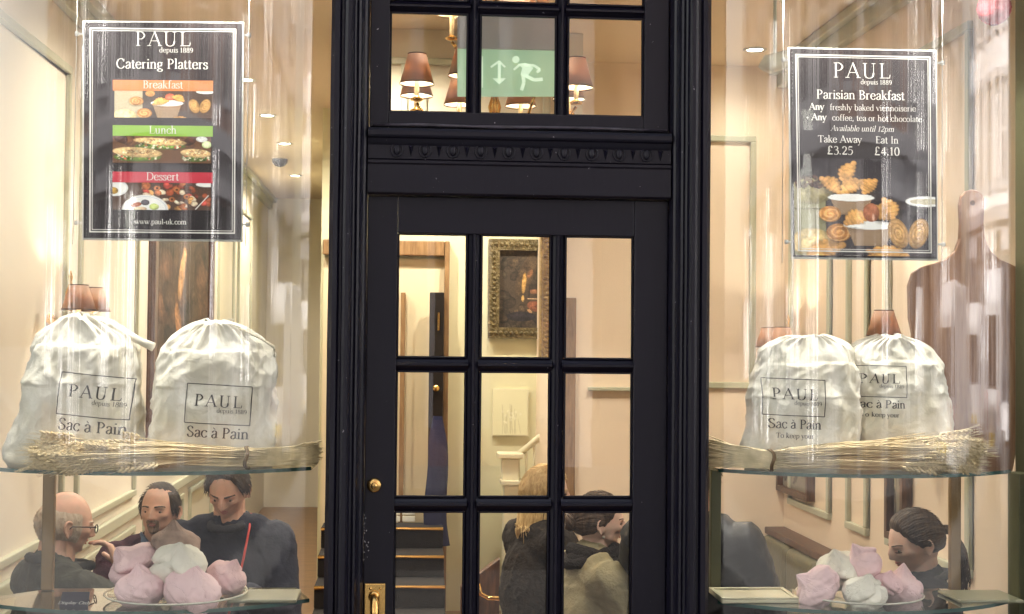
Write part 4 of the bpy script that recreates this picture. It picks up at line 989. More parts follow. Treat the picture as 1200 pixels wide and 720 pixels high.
    m = MB(); place_text(m, 'PAUL', 0, -.18, .36 / .68, fn, track=.1, bold=1.15, sub=5); m.build('printed_name', INK, t, fix=False)
    m = MB(); place_text(m, 'depuis 1889', .43, -.36, .2, fn, bold=.9); m.build('printed_small_line', INK2, t, fix=False)
    for s_, cy_, xh in lines:
        m = MB(); place_text(m, s_, .04, cy_, xh / .45, fn, bold=1.2, sub=5); m.build('printed_words', INK, t, fix=False)
    return t
def prof_px(rows, Y):
    r = []
    for py, xl, xr in rows: r.append((at((xl + xr) / 2, py, Y).z, at(xl, py, Y).x, at(xr, py, Y).x))
    r.sort(); return r
YS = -.01
def o2(px, py, Y): c = at(px, py, Y - .1); return c.x, c.z
pr = prof_px([(549, 2, 166), (530, 8, 165), (500, 20, 164), (470, 26, 164), (440, 33, 163), (410, 42, 165), (395, 50, 160), (385, 58, 146), (378, 68, 132), (372, 80, 118), (369, 88, 106)], YS)
x, z = o2(112, 460, YS)
s1 = sack('leaning white cotton bread sack at far left, its drawstring channel sticking out right', pr, YS, ZU, .105, 1.3, (at(96, 372, YS).x, at(96, 376, YS).z, .033, .018), (x, z, .0975, -.10, [('Sac à Pain', -1.16, .215)]))
p0, p1 = at(128, 384, YS - .02), at(180, 407, YS - .03)
m = MB(); m.tube([p0, p0 + (p1 - p0) * .3 + Vector((0, 0, .004)), p0 + (p1 - p0) * .7, p1], [.020, .014, .011, .0135], 14); m.build('channel_end', COTTON, s1, smooth=True)
pr = prof_px([(549, 172, 322), (530, 172, 322), (500, 175, 323), (470, 178, 323), (440, 183, 323), (420, 188, 321), (405, 196, 315), (395, 207, 303), (385, 222, 288), (379, 236, 272), (376, 244, 262)], YS)
x, z = o2(257, 470, YS)
s2 = sack('round shouldered white cotton bread sack second from left, a drawstring tassel on its right shoulder', pr, YS, ZU, .105, 4.1, (at(253, 380, YS).x, at(253, 384, YS).z, .04, .018), (x, z, .0915, -.055, [('Sac à Pain', -1.15, .215)]))
p0, p1 = at(262, 381, YS - .03), at(321, 407, YS - .06)
m = MB(); m.tube([p0, p0.lerp(p1, .4) + Vector((0, -.03, .012)), p0.lerp(p1, .8) + Vector((0, -.02, .008)), p1, p1 + Vector((.002, 0, -.012))], [.003, .003, .003, .0045, .003], 6)
for i in range(9): m.tube([p1 + Vector((0, 0, -.01)), p1 + Vector((random.uniform(-.008, .008), random.uniform(-.006, .006), -.03))], [.001, .0006], 3)
m.build('cord_tassel', CORD, s2, smooth=True)
pr = prof_px([(550, 872, 1003), (530, 873, 1003), (500, 877, 1004), (470, 880, 1003), (445, 883, 1002), (425, 887, 1000), (410, 892, 996), (403, 902, 986), (398, 916, 972), (395, 924, 962)], YS)
x, z = o2(931, 462, YS)
sack('plump white bread sack in front, left one of the right window pair', pr, YS, ZUR, .1, 7.7, (at(944, 398, YS).x, at(944, 401, YS).z, .035, .014), (x, z, .0885, -.03, [('Sac à Pain', -1.15, .2), ('To keep your', -1.47, .11)]))
YS2 = .03
pr = prof_px([(545, 996, 1120), (530, 996, 1117), (500, 996, 1112), (470, 995, 1108), (440, 994, 1102), (420, 992, 1096), (408, 998, 1086), (401, 1010, 1072), (396, 1024, 1056), (393, 1030, 1050)], YS2)
x, z = o2(1033, 444, YS2)
sack('white bread sack tapering upwards at right, its print partly hidden behind the front sack', pr, YS2, ZUR, .09, 10.2, (at(1042, 396, YS2).x, at(1042, 399, YS2).z, .032, .012), (x, z, .077, -.01, [('Sac à Pain', -1.15, .205), ('To keep your', -1.5, .115)]))

# ============================================================ WHEAT SHEAVES
STRAW = pm('dry_straw', (.70, .57, .34), .6, var=.3, vscale=25)
EAR = pm('wheat_ear_grain', (.70, .56, .33), .7, var=.35, vscale=60)
def ear_mesh(seed):
    g = random.Random(seed); m = MB(); L = .080
    for i in range(12):
        z = L * i / 12
        for k in (-1, 1):
            M = Matrix.Rotation(k * .5, 3, 'Y') @ Matrix.Rotation(g.uniform(-.2, .2), 3, 'X')
            m.ell((k * .0036, (i % 2 - .5) * .003, z + (.002 if k > 0 else 0)), (.0033, .0030, .0072), 6, 4, M)
    for i in range(5):
        a = g.uniform(-.3, .3); m.tube([(0, 0, L * .5 + i * .004), (a * .025, g.uniform(-.01, .01), L + .03)], [.0006, .0002], 3)
    o = m.build('wheat_ear', EAR, None, smooth=True); me = o.data; me.transform(Matrix.Translation(o.location)); bpy.data.objects.remove(o); return me
EARS = [ear_mesh(i) for i in range(4)]
def glass_y(x):
    x0, x1 = BX['L'] if x < -.3 else BX['R']; c = (x1 - x0) / 2; R = (c * c + SAG * SAG) / (2 * SAG); dx = min(abs(x - (x0 + x1) / 2), c)
    return -.03 - SAG + R - math.sqrt(R * R - dx * dx)
def sheaf(label, px0, px1, pyc, Y, z, ears_right, tie_px, n, spread, nears, seed):
    """stalks run from px0 to px1; ears at one end"""
    g = random.Random(seed); a, b = at(px0, pyc, Y), at(px1, pyc, Y)
    t = empty('wheat_sheaf', ((a.x + b.x) / 2, Y, z), label, 'wheat sheaf', 'bundles of dried wheat')
    tie = at(tie_px, pyc, Y).x; stalks = MB(); ctr = 0
    xe = b.x if ears_right else a.x; xs_ = a.x if ears_right else b.x
    sg = 1 if ears_right else -1
    for i in range(n):
        u, v = g.gauss(0, .5), g.random()
        u = max(-1, min(1, u)); rt = .026
        ye = Y + u * .085; zt = z + .012 + rt + (v - .5) * 2 * rt * .9
        ze = z + .010 + v * (spread * (1 - .25 * u * u)); zs_ = z + .010 + v * spread * .72 * g.uniform(.8, 1.1)
        xe_i = xe - sg * (abs(g.gauss(0, .10)) + .04); xs_i = xs_ + sg * abs(g.gauss(0, .03))
        p = [(xs_i, Y + g.gauss(0, .03) - u * .03, zs_), (tie - sg * .06, Y + u * .022, zt * .7 + zs_ * .3), (tie, Y + u * .018, zt), (tie + sg * .06, Y + u * .026, zt * .75 + ze * .25), ((tie + xe_i) / 2, (Y + ye) / 2, (zt + ze) / 2 + .006), (xe_i, ye, ze)]
        if i % 6 == 0: zx = g.uniform(-.01, .035); p[0] = (p[0][0] - sg * .01, p[0][1] + g.gauss(0, .04), p[0][2] + abs(zx)); p[-1] = (p[-1][0], p[-1][1] + g.gauss(0, .03), max(z + .008, p[-1][2] + zx))
        p = [Vector(q) + Vector((0, g.gauss(0, .003), g.gauss(0, .0035))) for q in p]
        p = [Vector((q.x, max(q.y, glass_y(q.x) + .016), q.z)) for q in p]
        stalks.tube(p, [.0016, .0018, .0018, .0018, .0017, .0014], 4, caps=False)
        if i < nears:
            p[-1] = Vector((p[-1].x, max(p[-1].y, glass_y(p[-1].x + sg * .11) + .022), p[-1].z)); d = (p[-1] - p[-2]).normalized(); d.y = max(d.y, 0) if p[-1].y < -.1 or abs(p[-1].x - xe) < .2 else d.y; d.normalize(); d = (d + Vector((0, abs(g.gauss(0, .05)), -.05 + g.gauss(0, .08)))).normalized()
            e = bpy.data.objects.new('wheat_ear', EARS[i % 4]); COL.objects.link(e); e.parent = t
            e.location = wm(t).inverted() @ p[-1]; e.rotation_euler = (d.to_track_quat('Z', 'Y') @ mathutils.Quaternion((0, 0, 1), g.uniform(0, 6))).to_euler(); s = g.uniform(.9, 1.35); e.scale = (s * 1.15, s * 1.15, s)
    s = stalks.build('wheat_stalks', STRAW, t, smooth=True, fix=False); s['kind'] = 'stuff'
    c = [(tie + .004 * math.sin(a * 3), Y + .034 * math.cos(a), z + .036 + .031 * math.sin(a)) for a in [2 * PI * i / 20 for i in range(20)]]
    m = MB(); 
    for k in range(2): m.tube([(x + k * .005 - .003, y, zz) for x, y, zz in c], .0032, 5, close=True)
    m.build('raffia_tie', pm('brown_raffia', (.16, .11, .06), .9), t, smooth=True)
    return t
sheaf('dried wheat sheaf below the two left sacks, its ears pointing left', 58, 372, 535, -.13, ZU, False, 290, 250, .068, 170, 3)
sheaf('dried wheat sheaf on the right shelf, its ears fanning out to the right', 826, 1134, 535, -.13, ZUR, True, 903, 250, .092, 180, 5)

# ============================================================ MERINGUES
def mering(name_mat, c, r, seed, squash=.72, peak=.7, tilt=(0, 0)):
    n, mr = 96, 48; vs = []; M = Matrix.Rotation(tilt[0], 3, 'X') @ Matrix.Rotation(tilt[1], 3, 'Y')
    for j in range(mr + 1):
        v = j / mr
        th = PI * v
        for k in range(n):
            an = 2 * PI * k / n
            rad = math.sin(th) ** .8 if 0 < v < 1 else 0
            h = -math.cos(th) * squash + peak * .42 * max(0, (v - .82) / .18) ** 1.3
            rad *= 1 - .34 * ss(.66, .92, v)
            s_ = ((an + 4.2 * v + seed) / (2 * PI)) % 1 - .5; s2 = ((an - 3.1 * v + seed * 1.7) / (2 * PI)) % 1 - .5; wn = math.sin(PI * min(1, max(0, (v - .12) / .86)))
            fold = 1.25 * (-.20 * math.exp(-(s_ / .035) ** 2) + (.15 * math.exp(-s_ / .16) if s_ > 0 else -.03)) * wn + 1.6 * (-.11 * math.exp(-(s2 / .03) ** 2) + (.08 * math.exp(-s2 / .12) if s2 > 0 else 0)) * wn
            sw = 1 - abs(noise.noise((math.cos(an + v * 4) * 1.1 + seed, math.sin(an + v * 4) * 1.1, v * 2.6 + seed))) * 1.6
            nz = fold + .05 * sw * abs(sw) + .12 * noise.noise((math.cos(an) * 1.5 + seed * 2, math.sin(an) * 1.5, v * 2)) + .05 * noise.noise((math.cos(an) * 6, math.sin(an) * 6 + seed, v * 9))
            p = Vector((rad * math.cos(an) * (1 + nz), rad * math.sin(an) * (1 + nz), h * (1 + .5 * nz)))
            p = Vector((p.x + .15 * max(0, v - .7) * math.sin(seed * 3), p.y, p.z)); vs.append(Vector(c) + M @ (p * r))
    fs = [(j * n + k, j * n + (k + 1) % n, (j + 1) * n + (k + 1) % n, (j + 1) * n + k) for j in range(mr) for k in range(n)]
    return vs, fs
def mmat(name, col, var=.12):
    m = pm(name, col, .75, var=var, vscale=9, spec=.25); N, L = m.node_tree.nodes, m.node_tree.links; B = N['Principled BSDF']
    tc = N.new('ShaderNodeTexCoord'); n = N.new('ShaderNodeTexNoise'); n.inputs['Scale'].default_value = 30; n.inputs['Detail'].default_value = 6
    ad = N.new('ShaderNodeMixRGB'); ad.inputs[0].default_value = .06; L.new(tc.outputs['Object'], n.inputs['Vector']); L.new(tc.outputs['Object'], ad.inputs[1]); L.new(n.outputs['Color'], ad.inputs[2])
    v = N.new('ShaderNodeTexVoronoi'); v.feature = 'DISTANCE_TO_EDGE'; v.inputs['Scale'].default_value = 17; L.new(ad.outputs[0], v.inputs['Vector'])
    r = N.new('ShaderNodeMapRange'); r.inputs['From Max'].default_value = .035; L.new(v.outputs['Distance'], r.inputs[0])
    b = N.new('ShaderNodeBump'); b.inputs['Strength'].default_value = .55; b.inputs['Distance'].default_value = .003; L.new(r.outputs[0], b.inputs['Height'])
    b2 = N.new('ShaderNodeBump'); b2.inputs['Strength'].default_value = .6; b2.inputs['Distance'].default_value = .004; L.new(n.outputs['Fac'], b2.inputs['Height']); L.new(b.outputs[0], b2.inputs['Normal']); L.new(b2.outputs[0], B.inputs['Normal'])
    return m
PINK = pm('pink_meringue', (.87, .60, .63), .55, var=.12, vscale=9, bump=.35, bscale=60)
PINK2 = pm('dusty_pink_meringue', (.78, .50, .53), .55, var=.12, vscale=9, bump=.35, bscale=60)
WHITEM = pm('white_meringue', (.85, .80, .70), .55, var=.1, vscale=9, bump=.35, bscale=60)
PINK = mmat('pink_meringue', (.90, .65, .68)); PINK2 = mmat('deep_pink_meringue', (.83, .56, .59)); WHITEM = mmat('white_meringue', (.86, .82, .73)); COCOA = mmat('cocoa_dusted_meringue', (.46, .32, .26), .5)
def meringue(px, py, Y, rpx, mat, label, seed, group, **k):
    c = at(px, py, Y); r = rpx / F * (Y - CAM.y)
    vs, fs = mering(None, c, r, seed, **k); o = MB().add(vs, fs).build('meringue', mat, smooth=True); setp(o, label, 'meringue', group); return o
def plate(px, Y, z, r, label):
    c = at(px, 700, Y); t = empty('glass_plate', (c.x, Y, z), label, 'plate', 'glass plates of meringues')
    MB().lathe([(0, .001), (r * .5, .001), (r * .55, .004), (r * .96, .016), (r, .020), (r * 1.0, .0235), (r * .955, .0195), (r * .56, .0075), (r * .5, .005), (0, .005)], (c.x, Y, z), 48).build('dish', CLEAR, t, smooth=True)
    MB().lathe([(r * .985, .019), (r * 1.0, .0178), (r * 1.015, .021), (r * 1.0, .0242), (r * .985, .022), (r * .985, .019)], (c.x, Y, z), 48).build('rim', pm('thick_glass_rim', (.62, .6, .52), .08, spec=1), t, smooth=True)
    return t
GL_, GR_ = 'meringues piled on the left plate', 'meringues piled on the right plate'
plate(207, -.0, ZL, .205, 'round glass plate under the left window meringues')
for a in [
 (266, 677, .03, 23, PINK2, 'pale pink meringue at the right end of the left pile', 5.5, dict(squash=.75, tilt=(.2, .5))),
 (157, 664, .02, 30, PINK, 'pink folded meringue at the upper left of the left pile', 2.2, dict(tilt=(.3, -.7))),
 (204, 641, .03, 27, COCOA, 'brownish pink cocoa dusted meringue on top of the left pile', 3.4, dict(peak=.8, squash=.8)),
 (208, 664, -.05, 30, WHITEM, 'creamy white meringue in the middle of the left pile', 8.2, dict(squash=.82, tilt=(.5, .2))),
 (166, 690, -.09, 29, PINK, 'pink pointed meringue at the lower left front of the left pile', 6.1, dict(peak=.8, tilt=(.1, -.1))),
 (224, 692, -.1, 32, PINK, 'smooth pink meringue at the front centre of the left pile', 9.7, dict(squash=.74, peak=.35, tilt=(.2, .25)))]:
    meringue(*a[:6], a[6], GL_, **a[7])
plate(1007, -.0, ZLR, .19, 'round glass plate under the right window meringues')
for a in [
 (1055, 690, .02, 27, PINK, 'pink peaked meringue at the right end of the right pile', 12.5, dict(peak=.95, tilt=(.1, .1))),
 (982, 668, .03, 27, WHITEM, 'cream meringue at the back left of the right pile', 15.2, dict(tilt=(.3, -.3))),
 (1012, 661, .0, 22, PINK, 'pink meringue topping the right pile', 13.4, dict(peak=.9, squash=.85, tilt=(0, -.55))),
 (958, 689, -.05, 27, PINK, 'pink meringue at the left end of the right pile', 16.1, dict(peak=.9, tilt=(.1, -1.0))),
 (1014, 696, -.1, 26, WHITEM, 'cracked white meringue at the front of the right pile', 18.7, dict(squash=.7, tilt=(.3, .1))),
 (1040, 684, -.05, 16, PINK2, 'small pink meringue wedged between the others of the right pile', 21.7, dict(squash=.8, tilt=(.3, .1)))]:
    meringue(*a[:6], a[6], GR_, **a[7])
# card
cf = quadfn((73, 694), (105, 694), (68, 719), (102, 719.5), -.12)
ct = empty('display_card', (cf(.5, 1).x, -.12, ZL), 'small dark blue display only card on the lower left shelf', 'card')
m = MB(); m.add(*slabq(cf, 0, 1, 0, 1, 0, .003)); m.build('card', pm('midnight_blue_card', (.022, .02, .045), .35), ct)
txt(ct, cf, 'Display Only', .5, .56, .105, .032 / .025 * .5 * 1.25, italic=.3, bold=1.0)
# cream tray lying on the lower right shelf
tr = empty('cream_tray', at(890, 702, .03), 'low cream tray beside the right pile of meringues', 'tray')
m = MB(); a, b = at(838, 702, .03), at(927, 702, .03)
m.box(a.x, b.x, -.06, .12, ZLR + .001, ZLR + .012); m.build('base', WHP, tr, bevel=.003); m = MB()
m.box(a.x, b.x, .108, .12, ZLR + .013, ZLR + .018); m.box(a.x, b.x, -.06, -.048, ZLR + .013, ZLR + .018); m.box(a.x, a.x + .012, -.047, .107, ZLR + .013, ZLR + .018); m.box(b.x - .012, b.x, -.047, .107, ZLR + .013, ZLR + .018); m.build('rim', WHP, tr, bevel=.003)
for sgn, px, z in ((1, 310, ZL), (1, 1150, ZLR)):
    a = at(px, 705, 0); o = MB().box(a.x - .1, a.x + .1, -.08, .1, z + .001, z + .011).build('slab', pm('green_grey_slate', (.24, .24, .16), .3, var=.2), bevel=.005); setp(o, 'flat green grey slab right of the %s meringue plate' % ('left' if px < 600 else 'right'), 'slab')

# ============================================================ BREAD BOARD
Yb = .10
half = [(222, 1139, 1139), (224, 1132, 1147), (230, 1127, 1153), (240, 1125, 1154), (262, 1126, 1153), (280, 1125, 1155), (294, 1120, 1161), (304, 1109, 1172), (309, 1095, 1184), (313, 1080, 1192), (320, 1070, 1196), (335, 1065, 1198), (370, 1066, 1199), (420, 1075, 1198), (480, 1088, 1195), (530, 1100, 1191), (552, 1108, 1187), (556, 1114, 1180)]
poly = [(at(l, y, Yb).x, at(l, y, Yb).z) for y, l, r in half] + [(at(r, y, Yb).x, at(r, y, Yb).z) for y, l, r in reversed(half)]
bb = empty('bread_board', (at(1140, 555, Yb).x, Yb, ZUR), 'large brown paddle shaped bread board standing behind the right sack', 'bread board')
MB().extrude(poly, Yb, Yb + .022).build('board', BOARDW, bb, bevel=.004)
c = at(1140, 238, Yb - .001); MB().lathe([(0, -.0006), (.008, -.0005), (.0085, 0)], (c.x, Yb - .0005, c.z), 16, 'y').build('hanging_hole', DARKWOOD, bb)

# ============================================================ PAINTINGS
def picture(label, x0, x1, z0, z1, Y, fw, frame_mat, pic, name='framed_painting', axis='y', out=-1, cat='painting'):
    cx, cz = (x0 + x1) / 2, z0
    t = empty(name, (cx, Y, cz) if axis == 'y' else (Y, cx, cz), label, cat)
    def bx(m, a0, a1, b0, b1, d0, d1):
        if axis == 'y': m.box(a0, a1, min(Y + out * d0, Y + out * d1), max(Y + out * d0, Y + out * d1), b0, b1)
        else: m.box(min(Y + out * d0, Y + out * d1), max(Y + out * d0, Y + out * d1), a0, a1, b0, b1)
        return m
    for i, (a0, a1, b0, b1) in enumerate(((x0, x1, z1 - fw, z1), (x0, x1, z0, z0 + fw), (x0, x0 + fw, z0 + fw, z1 - fw), (x1 - fw, x1, z0 + fw, z1 - fw))):
        m = bx(MB(), a0, a1, b0, b1, 0, .045)
        # carved knobs
        L = (a1 - a0) if i < 2 else (b1 - b0); k = 0 if frame_mat is DARKWOOD else max(3, int(L / (fw * .45)))
        for q in range(k):
            u = (q + .5) / k; aa = a0 + (a1 - a0) * (u if i < 2 else .5); bb_ = b0 + (b1 - b0) * (.5 if i < 2 else u)
            c = (aa, Y + out * .045, bb_) if axis == 'y' else (Y + out * .045, aa, bb_)
            m.ell(c, (fw * .2, .012, fw * .2) if axis == 'y' else (.012, fw * .2, fw * .2), 6, 4)
        m.build('frame_rail', frame_mat, t)
    f = (lambda u, v: Vector((x0 + fw + (x1 - x0 - 2 * fw) * u, Y + out * .012, z1 - fw - (z1 - z0 - 2 * fw) * v))) if axis == 'y' else (lambda u, v: Vector((Y + out * .012, x0 + fw + (x1 - x0 - 2 * fw) * u, z1 - fw - (z1 - z0 - 2 * fw) * v)))
    if axis == 'x' and out == -1: pass
    pic.mesh('canvas', f, OILS, t); bx(MB(), x0 + fw, x1 - fw, z0 + fw, z1 - fw, .001, .009).build('backing', DARKWOOD, t)
    return t
P = Pic(110, 170, (.045, .030, .018)); P.speck(0, 0, 1, 1, 60, [(.05, .035, .02), (.03, .02, .012), (.07, .045, .025)], .05, .16, 1)
P.ell(.55, .3, .16, .5, (.10, .06, .03), rot=.4, a=.6); P.ell(.5, .42, .045, .22, (.42, .24, .07), rot=.08, shade=.5); P.ell(.62, .3, .05, .1, (.2, .09, .04), rot=.5); P.ell(.48, .62, .03, .07, (.5, .3, .1)); P.ell(.72, .53, .13, .05, (.22, .1, .05)); P.line([(.58, .62), (.95, .62)], .012, (.42, .3, .18)); P.ell(.76, .72, .2, .11, (.2, .07, .035), rot=.2); P.ell(.45, .85, .3, .1, (.02, .015, .02)); P.ell(.62, .78, .06, .03, (.35, .2, .1), rot=.6); P.line([(.62, .45), (.6, .6)], .02, (.02, .012, .01)); P.grain(.25, 2)
Yw = 5.19; picture('dark oil painting in a carved gilt frame on the green hall wall', at(572, 340, Yw).x, at(655, 340, Yw).x, at(600, 397, Yw).z, at(600, 281, Yw).z, Yw, .075, DARKGILT, P)
P = Pic(40, 80, (.05, .03, .02)); P.speck(0, 0, 1, 1, 30, [(.08, .05, .03), (.12, .06, .03)], .05, .2, 4)
wgap = .47
picture('gilt framed picture seen edge on beside the centre door column', 3.2, 3.46, at(640, 421, 3.3).z, at(640, 262, 3.3).z, .36, .05, GILT, P, axis='x', out=-1) if False else None
m = empty('gilt_mirror_frame', (at(640, 400, 3.45).x, 3.45, at(640, 421, 3.45).z), 'bright carved gilt upright of a mirror frame cut off by the door bar', 'mirror frame')
a, b = at(632.5, 350, 3.45), at(650, 350, 3.45); z0, z1 = at(640, 421, 3.45).z, at(640, 262, 3.45).z
f = MB(); f.box(a.x, b.x, 3.43, 3.5, z0, z1); n = 26
for i in range(n):
    z = z0 + (z1 - z0) * (i + .5) / n
    f.ell(((a.x + b.x) / 2 + .012 * math.sin(i * 1.6), 3.43, z), (.016, .014, .011), 8, 5)
f.tube([((a.x + .008), 3.428, z0), (a.x + .008, 3.428, z1)], .008, 6); f.tube([((b.x - .008), 3.428, z0), (b.x - .008, 3.428, z1)], .007, 6)
f.build('carved_upright', GILT, m, smooth=False); MB().box(b.x + .001, .469, 3.46, 3.5, z0 - .02, z1 + .02).build('mirror_side', MIDWOOD, m)
# tall painting on the left side wall
P = Pic(90, 130, (.06, .035, .022)); P.speck(0, 0, 1, 1, 50, [(.07, .04, .025), (.035, .022, .015), (.1, .05, .03)], .06, .2, 11)
P.ell(.45, .3, .05, .17, (.42, .22, .09), rot=.25); P.ell(.5, .2, .035, .05, (.5, .28, .13)); P.ell(.4, .5, .05, .12, (.34, .16, .07), rot=-.3); P.ell(.6, .75, .25, .18, (.18, .06, .03)); P.ell(.3, .88, .3, .12, (.14, .05, .025)); P.grain(.2, 5)
picture('tall dark reddish painting on the left side wall between the two sacks', 4.25, 6.75, .9, 2.6, XL, .09, DARKWOOD, P, axis='x', out=1)
for y0, y1, z0, z1, lab in ((2.9, 3.5, .80, 1.12, 'small dark framed picture low on the right side wall above the bench'), (1.52, 1.74, .78, 1.25, 'narrow black framed picture above the dark haired woman')):
    P = Pic(30, 24, (.25, .22, .17)); P.speck(0, 0, 1, 1, 12, [(.12, .1, .08), (.35, .3, .2)], .05, .15, 3); picture(lab, y0, y1, z0, z1, XR, .03, DARKWOOD, P, axis='x', out=-1, cat='picture')

# ============================================================ LAMPS
def point(name, loc, w, r=.02, col=(1, .89, .72), parent=None):
    l = bpy.data.lights.new(name, 'POINT'); l.energy = w; l.shadow_soft_size = r; l.color = col
    o = bpy.data.objects.new(name, l); COL.objects.link(o)
    if parent is not None: o.parent = parent; o.location = wm(parent).inverted() @ Vector(loc)
    else: o.location = loc
    return o
BULB = emis('warm_bulb_glass', (1, .82, .55), 14)
CANDLE = pm('cream_candle_tube', (.75, .6, .35), .5)
def shade_lamp(t, base, w=3.0, s=1.0, tube_h=.075):
    """candle tube, bulb and brown shade standing on base; returns nothing"""
    b = Vector(base)
    MB().lathe([(0, -.006), (.02 * s, -.004), (.024 * s, .003), (.012 * s, .008), (.0095 * s, .012)], b, 16).build('drip_cup', BRASS, t, smooth=True)
    MB().lathe([(.0085 * s, .01), (.0085 * s, tube_h), (.004, tube_h + .002)], b, 12).build('candle_tube', CANDLE, t, smooth=True)
    MB().ell(b + Vector((0, 0, tube_h + .022)), (.010 * s, .010 * s, .022 * s), 12, 8).build('bulb', BULB, t, smooth=True)
    sh_ = MB().lathe([(.060 * s, tube_h - .02), (.0325 * s, tube_h + .085), (.0315 * s, tube_h + .085), (.0585 * s, tube_h - .02), (.060 * s, tube_h - .02)], b, 32).build('lamp_shade', SHADE, t, smooth=False)
    for p in sh_.data.polygons: p.use_smooth = True
    MB().lathe([(.0578 * s, tube_h - .018), (.0305 * s, tube_h + .083)], b, 32).build('shade_lining', SHADEW, sh_, smooth=True)
    for zz, rr in ((tube_h - .02, .0597), (tube_h + .085, .032)): MB().lathe([((rr + .0012) * s, zz - .002), ((rr + .0012) * s, zz + .002)], b, 32).build('shade_trim', DARKWOOD, sh_, smooth=True)
    point('lamp_light', b + Vector((0, 0, tube_h + .045)), w, .012, parent=t)
cc = at(580, 100, .8); cx, cy_, = cc.x, cc.y
ch = empty('chandelier', (cx, cy_, 2.3), 'brass two tier chandelier with brown fabric shades behind the transom', 'chandelier')
MB().lathe([(0, 2.27), (.012, 2.275), (.022, 2.30), (.012, 2.325), (.03, 2.345), (.042, 2.37), (.03, 2.40), (.016, 2.42), (.024, 2.46), (.012, 2.50), (.010, 2.58), (.028, 2.62), (.034, 2.65), (.016, 2.69), (.010, 2.75), (.012, 3.19)], (cx, cy_, 0), 20).build('stem', BRASS, ch, smooth=True)
MB().lathe([(0, 3.199), (.06, 3.195), (.05, 3.17), (.015, 3.15)], (cx, cy_, 0), 20).build('ceiling_rose', BRASS, ch, smooth=True)
ZT = at(580, 108, .8).z - .055
for i in range(8):
    a = math.radians(-90 + 22.5 + 45 * i); rr = .305; b = (cx + rr * math.cos(a), cy_ + rr * math.sin(a), ZT)
    pts = []
    for q in range(13):
        u = q / 12; r_ = .03 + (rr - .03) * u; z = 2.38 + .035 * math.sin(u * PI * .5) - .11 * math.sin(u * PI) + (ZT - .012 - 2.415) * ss(.35, 1, u)
        pts.append((cx + r_ * math.cos(a), cy_ + r_ * math.sin(a), z))
    arm = MB().tube(pts, .0058, 8).build('arm', BRASS, ch, smooth=True)
    shade_lamp(ch, b, 3.2)
for i in range(4):
    a = math.radians(-90 + 20 + 90 * i + (0)); rr = .17; zb = 2.69; b = (cx + rr * math.cos(a), cy_ + rr * math.sin(a), zb)
    MB().tube([(cx + (.02 + (rr - .02) * u) * math.cos(a), cy_ + (.02 + (rr - .02) * u) * math.sin(a), 2.66 - .05 * math.sin(u * PI) + (zb - 2.67) * u) for u in [q / 10 for q in range(11)]], .0058, 8).build('arm', BRASS, ch, smooth=True)
    shade_lamp(ch, b, 2.2, tube_h=.11)
# sconces
def sconce(px, Y, xw, out, label, z, lamps=2):
    t = empty('wall_sconce', (xw, Y, z), label, 'wall lamp', 'brass wall lamps')
    MB().lathe([(0, .03), (.03, .025), (.045, 0)], (xw, Y, z), 20, 'x', M=Matrix.Scale(out, 3, (1, 0, 0))).build('back_plate', BRASS, t, smooth=True)
    x = xw + out * .09
    MB().tube([(xw + out * .02, Y, z), (x, Y, z - .02)], .008, 8).build('bracket', BRASS, t, smooth=True)
    MB().lathe([(0, -.12), (.012, -.11), (.006, -.09), (.018, -.06), (.024, -.02), (.012, .01), (.008, .06), (.016, .10), (.022, .13), (.010, .16), (.005, .18), (.010, .2), (.003, .225), (0, .23)], (x, Y, z), 16).build('stem', BRASS, t, smooth=True)
    for k in ((-1, 1) if lamps == 2 else (1,)):
        yy = Y + k * .14; xx = x + out * .07
        MB().tube([(x, Y, z - .02), (x + out * .02, Y + k * .04, z - .07), (xx, Y + k * .1, z - .075), (xx, yy, z - .02)], .0055, 8).build('arm', BRASS, t, smooth=True)
        shade_lamp(t, (xx, yy, z - .01), 2.2, 1.2, .085)
sconce(55, 2.0, XL, 1, 'brass wall lamp with two brown shades behind the leftmost sack', 1.68)
sconce(942, 3.1, XR, -1, 'brass wall lamp with two brown shades above the left of the right hand sacks', 1.55)
sconce(1053, 1.28, XR, -1, 'brass wall lamp with a brown shade left of the bread board', 1.60, 1)
# ceiling downlights
SPOTL = emis('downlight_lens', (1, .9, .7), 30)
def downlight(x, y, z, label, w=22, ang=150, col=(1, .92, .81), r=.045):
    t = empty('ceiling_downlight', (x, y, z), label, 'downlight', 'recessed ceiling downlights')
    MB().lathe([(r * 1.35, -.001), (r * 1.35, -.006), (r, -.008), (r * .95, -.001)], (x, y, z), 24).build('trim_ring', CHROME, t, smooth=True)
    MB().lathe([(0, -.0035), (r * .93, -.003)], (x, y, z), 20).build('lens', SPOTL, t)
    l = bpy.data.lights.new('downlight', 'SPOT'); l.energy = w; l.spot_size = math.radians(ang); l.spot_blend = .8; l.shadow_soft_size = r * .8; l.color = col
    o = bpy.data.objects.new('downlight', l); COL.objects.link(o); o.parent = t; o.location = (0, 0, -.02)
    return t
DL = [(-1.41, 4.25, 'nearest'), (-1.41, 5.55, 'second'), (-1.41, 6.9, 'third')]
for x, y, s in DL: downlight(x, y, ZC, '%s ceiling downlight of the row seen right of the catering poster' % s, 40)
downlight(1.43, 3.06, ZC, 'ceiling downlight left of the breakfast poster', 6)
for x, y, lab in ((-1.35, 2.0, 'ceiling downlight above the three seated men'), (-.55, 2.3, 'ceiling downlight left of the chandelier'), (.95, 1.9, 'ceiling downlight above the bench'), (.2, 4.4, 'hall ceiling downlight behind the bulkhead'), (-.6, 4.4, 'hall ceiling downlight over the stairs'), (-1.5, 9.0, 'farthest ceiling downlight of the left room')):
    downlight(x, y, ZC, lab, 20 if 'seated' in lab else 38)
